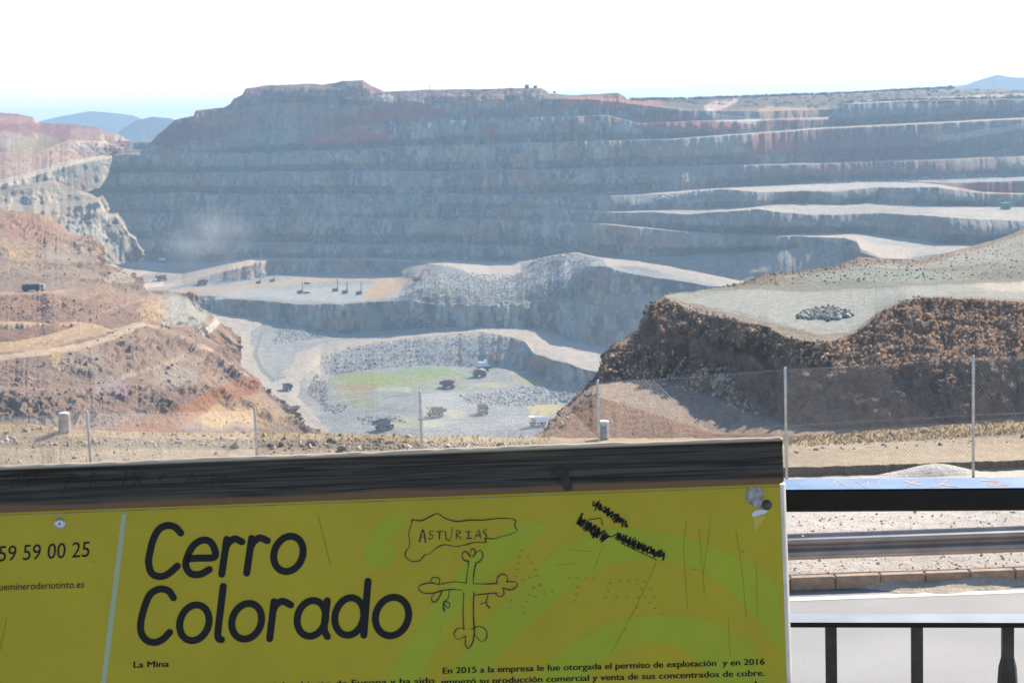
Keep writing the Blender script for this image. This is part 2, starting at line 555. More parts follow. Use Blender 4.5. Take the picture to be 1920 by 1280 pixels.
# ------------------------------------------------------------------ far wall of the pit (benches) and the terraces on the right
far_rows = [
    ([(120, 500, 1770), (300, 505, 1840), (460, 500, 1820), (600, 500, 1800), (960, 506, 1730), (1100, 500, 1600), (1137, 505, 1570), (1200, 505, 1490), (1317, 526, 1420), (1400, 546, 1390), (1960, 570, 1190)], .5, BLUEG),
    ([(120, 465, 1800), (230, 480, 1850), (300, 487, 1880), (400, 491, 1870), (460, 485, 1850), (600, 484, 1830), (800, 488, 1800), (960, 490, 1760), (1000, 484, 1740), (1100, 478, 1640), (1137, 484, 1590), (1200, 489, 1510), (1317, 511, 1430), (1400, 530, 1400), (1500, 545, 1370), (1960, 540, 1230)], 2.2, BLUEG),
    ([(120, 440, 1815), (250, 448, 1868), (400, 452, 1885), (600, 457, 1845), (830, 457, 1815), (967, 460, 1770), (1033, 464, 1690), (1133, 481, 1600), (1200, 486, 1516), (1280, 483, 1490), (1447, 473, 1440), (1597, 457.5, 1385), (1613, 472, 1240), (1650, 486, 1200), (1960, 490, 1190)], .3, GREYL),
    ([(120, 439, 1823), (250, 447, 1876), (400, 451, 1893), (600, 456, 1853), (830, 456, 1823), (967, 459, 1778), (1033, 463, 1698), (1133, 480, 1612), (1200, 484, 1530), (1280, 481, 1502), (1447, 471, 1452), (1597, 455, 1392), (1613, 470, 1245), (1650, 484, 1205), (1960, 488, 1195)], 2.2, BLUEG),
    ([(120, 395, 1835), (230, 400, 1888), (400, 403, 1905), (600, 406, 1865), (700, 408, 1860), (830, 410, 1835), (1000, 413, 1765), (1100, 418, 1690), (1147, 422, 1646), (1250, 432, 1545), (1367, 442, 1472), (1467, 443, 1460), (1580, 446, 1400), (1607, 454, 1370), (1613, 466, 1303), (1647, 480, 1239), (1697, 484, 1221), (1747, 478, 1237), (1830, 470, 1259), (1960, 470, 1248)], .4, PALE),
    ([(120, 394, 1843), (230, 399, 1896), (400, 402, 1913), (600, 405, 1873), (700, 407, 1868), (830, 409, 1843), (1000, 412, 1773), (1100, 417, 1698), (1147, 419.5, 1668), (1280, 433, 1544), (1367, 440, 1485), (1467, 441, 1466), (1547, 438, 1462), (1613, 438, 1449), (1697, 445, 1393), (1763, 458, 1309), (1830, 461, 1290), (1880, 455, 1300), (1960, 450, 1310)], 2.2, GREY),
    ([(120, 380, 1849), (400, 384, 1919), (700, 387, 1875), (1000, 392, 1780), (1150, 398, 1676), (1223, 398, 1612), (1280, 402, 1552), (1347, 398, 1498), (1420, 392, 1476), (1460, 397, 1471), (1513, 403, 1468), (1613, 402, 1457), (1663, 400, 1425), (1780, 408, 1320), (1960, 417, 1318)], .4, PALE),
    ([(120, 379.5, 1850), (400, 383.5, 1920), (700, 386.5, 1876), (1000, 391.5, 1781), (1150, 396, 1685), (1223, 395.5, 1640), (1280, 393, 1600), (1420, 388, 1510), (1480, 378, 1560), (1580, 385, 1550), (1647, 380, 1550), (1747, 387, 1440), (1920, 388, 1450), (1960, 388, 1450)], 2.2, GREY),
    ([(120, 362, 1858), (230, 363, 1908), (400, 364, 1930), (700, 365, 1884), (1000, 366, 1790), (1200, 366, 1690), (1280, 362, 1640), (1357, 355, 1562), (1420, 360, 1528), (1563, 360, 1560), (1647, 352, 1560), (1760, 351, 1455), (1850, 363, 1452), (1960, 366, 1458)], .4, PALE),
    ([(120, 361, 1866), (230, 362, 1916), (400, 363, 1938), (700, 364, 1892), (1000, 365, 1798), (1200, 364, 1705), (1280, 358, 1700), (1357, 353, 1680), (1507, 345, 1760), (1680, 340, 1780), (1760, 345, 1650), (1850, 360, 1480), (1960, 364, 1475)], 1.0, PURP),
    ([(120, 360, 1867), (400, 362, 1939), (700, 363, 1893), (1000, 364, 1799), (1280, 357.5, 1701), (1507, 344.5, 1761), (1680, 339.5, 1781), (1760, 343, 1655), (1800, 343, 1600), (1850, 342, 1490), (1960, 338, 1482)], .4, GREYL),
    ([(120, 359, 1868), (400, 361, 1940), (700, 362, 1894), (1000, 363, 1800), (1280, 357, 1702), (1507, 344, 1762), (1680, 339, 1782), (1800, 336, 1755), (1960, 331, 1780)], 2.2, BLUEG),
    ([(120, 325, 1876), (200, 324, 1905), (400, 322, 1950), (600, 321, 1920), (830, 320, 1870), (1100, 315, 1780), (1280, 313, 1740), (1433, 310, 1735), (1580, 306, 1780), (1750, 300, 1788), (1960, 292, 1796)], .3, DIRT),
    ([(120, 324, 1885), (200, 323, 1914), (400, 321, 1959), (600, 320, 1929), (830, 319, 1879), (1100, 314, 1789), (1280, 312, 1749), (1433, 308, 1755), (1580, 303.5, 1812), (1750, 297.5, 1822), (1960, 289.5, 1835)], 2.0, BLUEG),
    ([(120, 300, 1900), (240, 290, 1930), (350, 288, 1970), (500, 287, 1965), (600, 283, 1945), (830, 272, 1900), (1100, 265, 1810), (1240, 262, 1785), (1280, 260, 1775), (1393, 252, 1785), (1557, 241, 1848), (1920, 224, 1862), (1960, 222, 1862)], .3, DIRT),
    ([(120, 299, 1912), (240, 289, 1942), (350, 287, 1982), (500, 286, 1977), (600, 282, 1957), (830, 271, 1912), (1100, 264, 1822), (1240, 260, 1805), (1280, 258.5, 1787), (1393, 250, 1800), (1557, 238, 1890), (1920, 220, 1905), (1960, 218, 1905)], 2.0, BLUEG),
    ([(120, 285, 1930), (240, 283, 1950), (300, 275, 1970), (350, 268, 1990), (480, 252, 1985), (600, 245, 1970), (700, 238, 1955), (830, 228, 1930), (1000, 220, 1880), (1140, 217, 1840), (1200, 232, 1822), (1300, 228, 1825), (1423, 227, 1830), (1553, 224, 1900), (1562, 212, 1903), (1580, 196, 1908), (1700, 190, 1918), (1960, 186, 1935)], .5, DIRT),
    ([(120, 284, 1942), (240, 282, 1962), (300, 274, 1982), (350, 267, 2002), (480, 251, 1997), (600, 244, 1982), (700, 237, 1967), (830, 227, 1942), (1000, 219, 1892), (1140, 216, 1852), (1200, 231, 1836), (1300, 226.5, 1840), (1423, 223, 1870), (1553, 219, 1975), (1580, 194, 1990), (1700, 188, 2020), (1960, 184, 2030)], 2.0, GREY),
    ([(120, 275, 1960), (285, 268, 1985), (300, 254, 1988), (330, 232, 1996), (365, 222, 2004), (430, 206, 2015), (500, 196, 2025), (560, 192, 2020), (640, 196, 2010), (700, 198, 2000), (720, 194, 1990), (800, 191, 1985), (900, 188, 1960), (1000, 186, 1930), (1100, 186, 1900), (1170, 193, 1880), (1280, 207, 1880), (1330, 208, 1890), (1423, 209, 1900), (1555, 205, 2000), (1600, 191, 2020), (1960, 182, 2050)], 1.2, PURP),
    ([(120, 272, 1990), (285, 265, 2000), (300, 250, 2002), (330, 225, 2008), (363, 218, 2014), (368, 207, 2016), (420, 203, 2022), (432, 195, 2026), (437, 186, 2028), (455, 178, 2034), (462, 166, 2040), (500, 161, 2045), (560, 158, 2045), (610, 158, 2045), (640, 153, 2050), (680, 150, 2050), (700, 163, 2045), (720, 173, 2040), (760, 170, 2035), (800, 168, 2025), (905, 168, 2000), (985, 165, 1990), (1015, 165, 1980), (1030, 175, 1975), (1070, 178, 1965), (1160, 175, 1940), (1178, 188, 1935), (1300, 186, 1990), (1400, 182, 2020), (1500, 179, 2080), (1600, 175, 2150), (1700, 169, 2200), (1780, 166, 2200), (1960, 168, 2200)], .6, BROWN),
]
def far_fix(rows):
    out = []
    for i, (pts, ro, co) in enumerate(rows):
        q = []
        for x, y, D in pts:
            if x < 320: D = D + 95 * (320 - x) / 200
            if (i in (3, 5, 9, 10, 11, 13) and x < 1120) or (i in (15, 17) and 560 < x < 1130): y += 2.6
            q.append((x, y, D))
        out.append((q, ro * (.8 if ro > 1.6 else 1) * (.6 if i >= 16 else 1), co))
    return out
far_rows = far_fix(far_rows)
for i_, k_ in ((3, .5), (5, .5), (13, .42), (15, .42), (17, .42)):      # keep the faces steep
    a_ = np.array(far_rows[i_][0]); q_ = []
    for x, y, D in far_rows[i_ + 1][0]:
        if x > 380:
            Da = np.interp(x, a_[:, 0], a_[:, 2]); ya_ = np.interp(x, a_[:, 0], a_[:, 1]); yh_ = 195 - .035 * (x - 960)
            D = min(D, Da + max(5, k_ * ((ya_ - yh_) * Da - (y - yh_) * D) / FPX))
        q_.append((x, y, D))
    far_rows[i_ + 1] = (q_, *far_rows[i_ + 1][1:])
a_ = np.array(far_rows[18][0])
far_rows[19] = ([(x, y, min(D, np.interp(x, a_[:, 0], a_[:, 2]) + 30) if 380 < x < 1180 else D) for x, y, D in far_rows[19][0]], *far_rows[19][1:])
far_rows[18] = (far_rows[18][0], 3.0, (.22, .165, .13))
far_paint = [('blob', 600, 225, 60, 22, (.42, .17, .12), .75), ('blob', 470, 250, 60, 16, (.30, .24, .13), .5), ('blob', 860, 185, 70, 10, (.46, .25, .18), .8), ('blob', 1010, 205, 60, 12, (.38, .18, .14), .7), ('blob', 1090, 200, 30, 14, (.33, .24, .2), .5), ('blob', 1240, 215, 60, 10, (.24, .11, .09), .8), ('blob', 520, 205, 190, 50, (.34, .21, .15), .6), ('blob', 380, 235, 70, 35, (.22, .13, .10), .6), ('blob', 1700, 262, 300, 46, (.17, .125, .115), .75), ('blob', 1700, 318, 280, 24, (.17, .12, .115), .75), ('poly', [(1185, 190), (1500, 181), (1960, 169), (1960, 186), (1560, 200), (1300, 206)], (.12, .10, .07), .9),
    ('blob', 330, 250, 60, 30, (.22, .11, .08), 1.00), ('blob', 500, 175, 70, 12, (.24, .13, .11), 0.94), ('blob', 1800, 250, 200, 14, (.25, .17, .14), 0.94),
    ('blob', 420, 240, 120, 40, PURP, 0.81), ('blob', 560, 200, 130, 28, (.33, .25, .2), 0.68), ('blob', 640, 240, 90, 22, RED, 0.94),
    ('blob', 660, 262, 70, 14, (.32, .12, .11), 1.00), ('blob', 740, 215, 60, 18, (.3, .13, .12), 1.00), ('blob', 790, 205, 50, 18, RED, 0.81),
    ('blob', 930, 215, 70, 14, PURP, 0.68), ('blob', 1130, 195, 110, 14, (.33, .15, .12), 1.00), ('blob', 690, 165, 40, 14, (.34, .18, .15), 1.00),
    ('blob', 700, 184, 45, 7, (.62, .47, .38), 1.00), ('blob', 950, 176, 50, 6, (.45, .28, .22), 1.00),
    ('blob', 560, 250, 130, 30, (.28, .31, .27), 0.54), ('blob', 900, 240, 130, 22, (.27, .31, .25), 0.68), ('blob', 480, 300, 130, 60, (.29, .32, .30), 0.47),
    ('blob', 920, 247, 16, 14, RED, 1.00), ('blob', 978, 325, 9, 22, RED, 0.81), ('blob', 1230, 282, 60, 16, (.36, .23, .18), 0.81),
    ('blob', 1430, 270, 40, 26, RED, 0.94), ('blob', 1370, 275, 26, 24, (.40, .36, .27), 0.81), ('blob', 1520, 272, 120, 34, PURP, 1.00), ('blob', 1650, 285, 140, 30, PURP, 1.00),
    ('blob', 1490, 325, 130, 18, (.24, .15, .15), 1.00), ('blob', 1700, 320, 200, 18, PURP, 1.00), ('blob', 1880, 350, 90, 12, RED, 0.94),
    ('blob', 1320, 232, 160, 16, (.27, .15, .13), 1.00), ('blob', 1480, 232, 90, 12, (.26, .13, .12), 1.00), ('blob', 1480, 212, 90, 12, (.42, .28, .17), 0.94), ('blob', 1780, 255, 50, 14, (.42, .30, .2), 0.81),
    ('blob', 1650, 212, 100, 24, (.27, .25, .24), 1.00), ('blob', 1860, 205, 100, 20, (.24, .20, .18), 0.94),
    ('road', [(1330, 205), (1375, 183)], 12, (.56, .40, .33), .9), ('road', [(1330, 210), (1350, 222), (1420, 228)], 9, (.6, .5, .42), .9), ('road', [(1600, 193), (1760, 184), (1960, 176)], 3, (.5, .40, .34), .8),
    ('road', [(1240, 313), (1433, 309), (1580, 305), (1750, 299), (1960, 291)], 2.6, (.44, .34, .27), .9), ('road', [(1300, 258), (1393, 251), (1557, 239.5), (1920, 222), (1960, 220)], 3.2, (.46, .36, .29), .9), ('road', [(240, 290), (350, 288), (500, 287)], 2.2, (.44, .33, .22), .9), ('road', [(480, 252), (600, 245), (700, 238)], 1.8, (.38, .30, .22), .7),
    ('road', [(1763, 260), (1880, 243), (1940, 232)], 6, (.5, .42, .38), .8),
    ('road', [(1540, 438), (1600, 452), (1640, 470), (1700, 478)], 15, (.52, .43, .34), .8),
    ('blob', 655, 258, 85, 20, (.46, .12, .09), .85), ('blob', 760, 212, 90, 20, (.40, .13, .10), .8), ('blob', 560, 205, 60, 14, (.40, .22, .15), .7), ('blob', 420, 225, 60, 14, (.40, .20, .14), .7), ('blob', 1120, 192, 80, 12, (.46, .19, .14), .8), ('blob', 1330, 236, 120, 9, (.38, .15, .11), .8), ('blob', 1450, 272, 50, 24, (.40, .15, .12), .75), ('blob', 880, 290, 50, 14, (.42, .30, .19), .6), ('blob', 1255, 285, 60, 16, (.44, .27, .19), .7), ('blob', 300, 320, 70, 16, (.38, .27, .19), .5), ('blob', 990, 330, 40, 18, (.42, .21, .15), .6), ('blob', 840, 430, 50, 16, (.42, .28, .2), .55), ('blob', 1230, 455, 70, 16, (.42, .24, .18), .55), ('blob', 1480, 418, 70, 14, (.42, .23, .17), .6),
    ('blob', 1170, 245, 30, 20, (.4, .42, .40), 0.94),
]
for kx, ky, rx_, ry_ in [(300, 345, 10, 16), (355, 300, 16, 12), (460, 345, 9, 16), (575, 345, 12, 16), (700, 345, 10, 18), (640, 385, 30, 14), (735, 385, 20, 16), (800, 430, 24, 16), (895, 292, 8, 14), (925, 290, 7, 18), (1020, 390, 16, 16), (880, 430, 22, 12), (680, 435, 10, 14), (1130, 375, 14, 18), (1400, 420, 30, 16), (1310, 420, 26, 14), (1250, 455, 40, 14), (1500, 420, 50, 10), (1600, 420, 40, 10), (1680, 370, 30, 12), (560, 430, 22, 14), (480, 385, 30, 14)]:
    far_paint.append(('blob', kx, ky, rx_, ry_, random.choice([(.44, .40, .31), (.42, .33, .25), (.40, .39, .34), (.38, .25, .20)]), .55))
L_FAR = layer('pit_wall', far_rows, 120, 2250, 1.5, M_FAR, ystep=1.3, jit=.9, seed=11, paint=far_paint, wl=16, wob=9, back=(350, 10), flute=.28, block=.7, under=13.0, bulge=5.0, yj=1.8, dmax=7, rx=[(120, .9), (1150, .95), (1260, .6), (1400, .4), (1960, .4)], tints=[((.22, .26, .22), 70, 40, 0, .5), ((.31, .20, .13), 50, 30, .0, .65), ((.47, .40, .25), 13, 17, .06, .75), ((.09, .09, .095), 10, 18, .05, .8), ((.40, .20, .12), 16, 14, .14, .75), ((.50, .48, .43), 7, 12, .22, .7)])

# ------------------------------------------------------------------ hills and lit walls at the left of the pit
PINK = (.40, .26, .19)
L_LH = layer('hillside', [
    ([(-40, 400, 1462), (100, 372, 1595), (160, 362, 1690), (188, 352, 1722), (205, 325, 1990), (340, 305, 2030)], 3.0, (.26, .25, .21)),
    ([(-40, 356, 1480), (60, 332, 1560), (130, 310, 1640), (185, 299, 1740), (212, 296, 1990), (340, 291, 2040)], .5, PALE),
    ([(-40, 345, 1500), (60, 322, 1580), (130, 303, 1660), (185, 293, 1760), (212, 291, 1995), (340, 289, 2045)], 5, PINK),
    ([(-40, 285, 1600), (60, 290, 1650), (130, 263, 1740), (190, 266, 1800), (220, 276, 1998), (250, 283, 2020), (340, 287, 2048)], .8, PINK),
    ([(-40, 283, 1620), (60, 286, 1680), (130, 261, 1760), (190, 264, 1820), (220, 274, 2003), (250, 281, 2025), (340, 286, 2052)], 4, PURP),
    ([(-40, 211, 1900), (35, 213, 1900), (62, 221, 1900), (72, 230, 1910), (140, 234, 1920), (150, 236, 1920), (185, 241, 1920), (200, 249, 1990), (218, 251, 2020), (240, 262, 2040), (252, 268, 2050), (270, 264, 2080), (340, 264, 2090)], 1, PINK)],
    -420, 340, 1.5, M_FAR, jit=1.2, seed=21, wl=22, back=(300, 5), block=.8, tints=[((.30, .20, .17), 20, 12, .1, .6), ((.62, .54, .46), 16, 12, .2, .6), ((.50, .44, .28), 30, 30, .3, .6)],
    paint=[('blob', 165, 250, 45, 10, (.33, .2, .17), .8), ('blob', 60, 270, 60, 26, (.33, .28, .17), .7), ('blob', 20, 225, 50, 10, (.42, .25, .2), .7), ('blob', 20, 260, 40, 20, (.40, .32, .28), .6),
           ('blob', 275, 270, 24, 12, (.48, .35, .27), 1), ('blob', 230, 258, 20, 8, (.55, .42, .33), .8), ('blob', 40, 318, 40, 14, (.40,.32,.25), .6), ('blob', 175, 285, 35, 12, (.3, .24, .24), .8), ('road', [(-40, 352), (60, 327), (130, 306), (180, 297)], 6, (.44, .37, .30), .9)])

LGREY = (.35, .29, .215)
L_SP = layer('rock_spur', [
    ([(-40, 560, 1200), (150, 500, 1335), (200, 495, 1398), (240, 494, 1440), (268, 487, 1455)], 3.00, LGREY),
    ([(-40, 470, 1300), (130, 480, 1330), (200, 488, 1400), (240, 488, 1440), (268, 482, 1455)], 6.75, LGREY),
    ([(-40, 395, 1390), (60, 398, 1400), (110, 392, 1420), (185, 378, 1440), (192, 392, 1440), (200, 405, 1445), (217, 406, 1448), (232, 420, 1450), (240, 440, 1450), (255, 449, 1452), (258, 462, 1455), (268, 474, 1458), (290, 488, 1460)], 1.04, LGREY),
    ([(-40, 380, 1420), (60, 384, 1430), (100, 381, 1450), (185, 374, 1458), (192, 388, 1460), (200, 401, 1460), (217, 402, 1462), (232, 416, 1464), (240, 437, 1464), (255, 446, 1464), (258, 459, 1464), (268, 471, 1468), (290, 486, 1468)], 4.50, LGREY),
    ([(-40, 364, 1455), (60, 345, 1470), (100, 336, 1490), (125, 350, 1490), (175, 365, 1480), (185, 371, 1475), (192, 385, 1472), (200, 399, 1470), (217, 400, 1472), (232, 414, 1472), (240, 435, 1472), (255, 444, 1472), (258, 457, 1474), (268, 470, 1474), (290, 485, 1474)], 1.04, LGREY)],
    -420, 268, 1.4, M_FAR, jit=1.4, seed=23, wl=20, back=(140, 12), mask=True, bsmall=.16, tints=[((.28, .27, .24), 7, 12, .1, .7), ((.55, .50, .42), 6, 10, .25, .6)], block=.9,
    paint=[('blob', 60, 372, 60, 12, (.5, .41, .32), .6), ('blob', 150, 362, 40, 6, (.42, .35, .28), .8), ('blob', 170, 445, 60, 40, (.45, .44, .39), .5), ('blob', 96, 338, 20, 8, (.52, .34, .22), .6)])

L_LA = layer('hillside', [
    ([(-40, 700, 640), (150, 690, 680), (300, 690, 720), (450, 690, 840)], 3.80, BROWN),
    ([(-40, 615, 735), (100, 612, 740), (200, 622, 760), (270, 612, 790), (350, 640, 830), (400, 650, 880), (450, 665, 920)], 5.70, (.30, .19, .13)),
    ([(-40, 552, 805), (100, 549, 810), (160, 560, 830), (220, 572, 850), (262, 565, 870), (300, 570, 890), (345, 580, 900), (380, 598, 905), (410, 618, 910), (450, 650, 925)], 1.04, (.35, .23, .155)),
    ([(-40, 545, 825), (60, 543, 828), (130, 540, 840), (180, 536, 865), (220, 545, 880), (262, 552, 895), (300, 555, 908), (345, 562, 915), (380, 588, 918), (410, 607, 920), (450, 645, 930)], 6.65, (.33, .24, .175)),
    ([(-40, 440, 1000), (60, 458, 1000), (100, 470, 990), (150, 480, 990), (180, 485, 990), (195, 505, 985), (233, 515, 970), (250, 525, 965), (258, 540, 960), (270, 550, 955), (300, 550, 945), (343, 556, 940), (365, 575, 935), (380, 584, 935), (410, 603, 930), (450, 642, 936)], 5.70, (.37, .235, .155)),
    ([(-40, 391, 1090), (0, 391, 1090), (12, 396, 1085), (75, 402, 1080), (100, 411, 1075), (120, 430, 1060), (140, 440, 1055), (168, 442, 1050), (180, 453, 1040), (186, 476, 1030), (195, 497, 1010), (233, 507, 1000), (247, 513, 990), (257, 531, 980), (264, 543, 970), (283, 545, 960), (343, 551, 955), (360, 564, 950), (377, 578, 945), (408, 598, 940), (415, 615, 935), (450, 640, 940)], 1.30, (.31,.20,.13))],
    -420, 450, 1.3, M_MID, jit=1.6, seed=25, wl=11, back=(110, 25), tints=[((.13, .075, .05), 6, 8, .05, .75), ((.44, .33, .24), 5, 7, .28, .5), ((.39, .24, .14), 12, 12, .2, .6), ((.30, .26, .22), 9, 10, .25, .5)], damp=.7, mask=True, bsmall=.14, block=1.0, dmax=6,
    paint=[('blob', 60, 420, 70, 25, (.42, .22, .14), .6), ('blob', 90, 410, 18, 8, (.50, .31, .13), .8), ('blob', 30, 470, 40, 22, (.47, .32, .16), .5), ('blob', 130, 470, 60, 22, (.42, .34, .25), .5),
           ('blob', 345, 585, 55, 34, (.43, .41, .34), .9), ('blob', 290, 585, 30, 20, (.52, .36, .2), .8), ('blob', 225, 520, 40, 18, (.44, .38, .29), .7), ('road', [(405, 590), (408, 603), (395, 616), (375, 628)], 7, (.66, .57, .46), .9),
           ('road', [(-40, 551), (60, 549), (120, 546)], 4, (.48, .33, .23), .8), ('road', [(150, 598), (240, 570), (290, 556)], 3, (.42, .30, .22), .7), ('blob', 60, 575, 90, 14, (.42, .22, .13), .5), ('blob', 130, 585, 80, 14, (.27, .19, .16), .6)])

L_LB = layer('hillside', [
    ([(-40, 880, 540), (100, 880, 545), (300, 880, 560), (500, 880, 640), (620, 880, 700)], 3.80, BROWN),
    ([(-40, 790, 590), (100, 795, 592), (300, 805, 612), (450, 800, 665), (540, 806, 720), (620, 835, 760)], 5.70, (.32, .22, .16)),
    ([(-40, 728, 612), (60, 735, 615), (200, 725, 632), (300, 718, 655), (380, 715, 690), (440, 738, 722), (490, 746, 745), (540, 780, 760), (560, 800, 765), (620, 826, 775)], 1.04, (.32, .22, .16)),
    ([(-40, 722, 620), (60, 728, 624), (200, 715, 645), (300, 705, 672), (380, 700, 705), (440, 726, 732), (490, 738, 752), (540, 774, 765), (560, 796, 769), (620, 822, 778)], 6.08, (.32, .225, .165)),
    ([(-40, 682, 640), (60, 668, 650), (150, 655, 670), (200, 640, 690), (268, 610, 735), (300, 617, 750), (350, 640, 765), (400, 662, 775), (430, 684, 780), (470, 712, 780), (492, 732, 775), (522, 752, 775), (553, 774, 775), (562, 797, 775), (620, 818, 782)], 0.39, (.52, .36, .22)),
    ([(-40, 674, 655), (60, 659, 667), (150, 645, 690), (200, 629, 712), (268, 606, 745), (300, 612, 765), (350, 630, 780), (400, 652, 790), (430, 676, 792), (470, 706, 792), (492, 728, 788), (522, 748, 785), (553, 770, 783), (562, 794, 782), (620, 816, 788)], 1.30, (.31, .20, .145)),
    ([(-40, 640, 690), (60, 640, 695), (150, 628, 715), (180, 614, 740), (210, 622, 725), (268, 604, 750), (300, 611, 775), (353, 614, 800), (377, 627, 806), (417, 649, 805), (428, 664, 803), (467, 701, 800), (487, 712, 800), (497, 731, 795), (520, 745, 793), (553, 768, 790), (560, 791, 788), (620, 814, 792)], 0.78, (.50, .34, .22)),
    ([(-40, 604, 745), (60, 603, 745), (150, 604, 755), (180, 607, 757), (210, 617, 740), (268, 603, 755), (300, 610, 780), (353, 613, 806), (377, 626, 811), (417, 648, 810), (428, 662, 808), (467, 700, 805), (487, 711, 805), (497, 730, 800), (520, 744, 798), (553, 767, 795), (560, 790, 792), (620, 813, 796)], 0.78, (.31, .20, .145))],
    -420, 620, 1.2, M_MID, jit=1.6, seed=27, carve=[([(-40, 611), (24, 608), (147, 608.5), (120, 618), (88, 627), (40, 637), (-40, 645)], 5.2, 14)], wl=9, back=(70, 50), tints=[((.13, .075, .05), 6, 8, .05, .75), ((.44, .33, .24), 5, 7, .28, .5), ((.39, .24, .14), 12, 12, .2, .6), ((.30, .26, .22), 9, 10, .25, .5)], damp=.7, mask=True, bsmall=.14, block=1.0, dmax=5,
    paint=[('road', [(-40, 676), (60, 663), (150, 648), (200, 634), (265, 607)], 6, (.60, .46, .31), .95), ('poly', [(-40, 600), (185, 600), (200, 625), (100, 652), (-40, 668)], (.52, .35, .21), .9),
           ('blob', 40, 637, 36, 10, (.58, .42, .17), .8),
           ('road', [(230, 706), (290, 690), (345, 668)], 5, (.46, .33, .24), .8), ('blob', 350, 630, 90, 22, (.30, .20, .15), .7), ('blob', 160, 680, 60, 24, (.38, .31, .24), .6), ('blob', 330, 705, 50, 25, (.40, .34, .29), .6),
           ('blob', 225, 735, 22, 14, (.36, .24, .26), .8), ('blob', 200, 720, 40, 22, (.38, .31, .29), .5), ('blob', 30, 700, 60, 40, (.33, .22, .17), .5),
           ('blob', 430, 770, 90, 34, (.50, .33, .15), .9), ('blob', 520, 785, 50, 22, (.42, .29, .15), .8), ('road', [(230, 806), (340, 780), (400, 745), (470, 722)], 18, (.34, .15, .07), .85), ('blob', 440, 755, 50, 12, (.34, .22, .17), .7),
           ('blob', 290, 803, 60, 10, (.33, .13, .05), .85), ('blob', 110, 670, 18, 14, (.48, .34, .16), .8)])

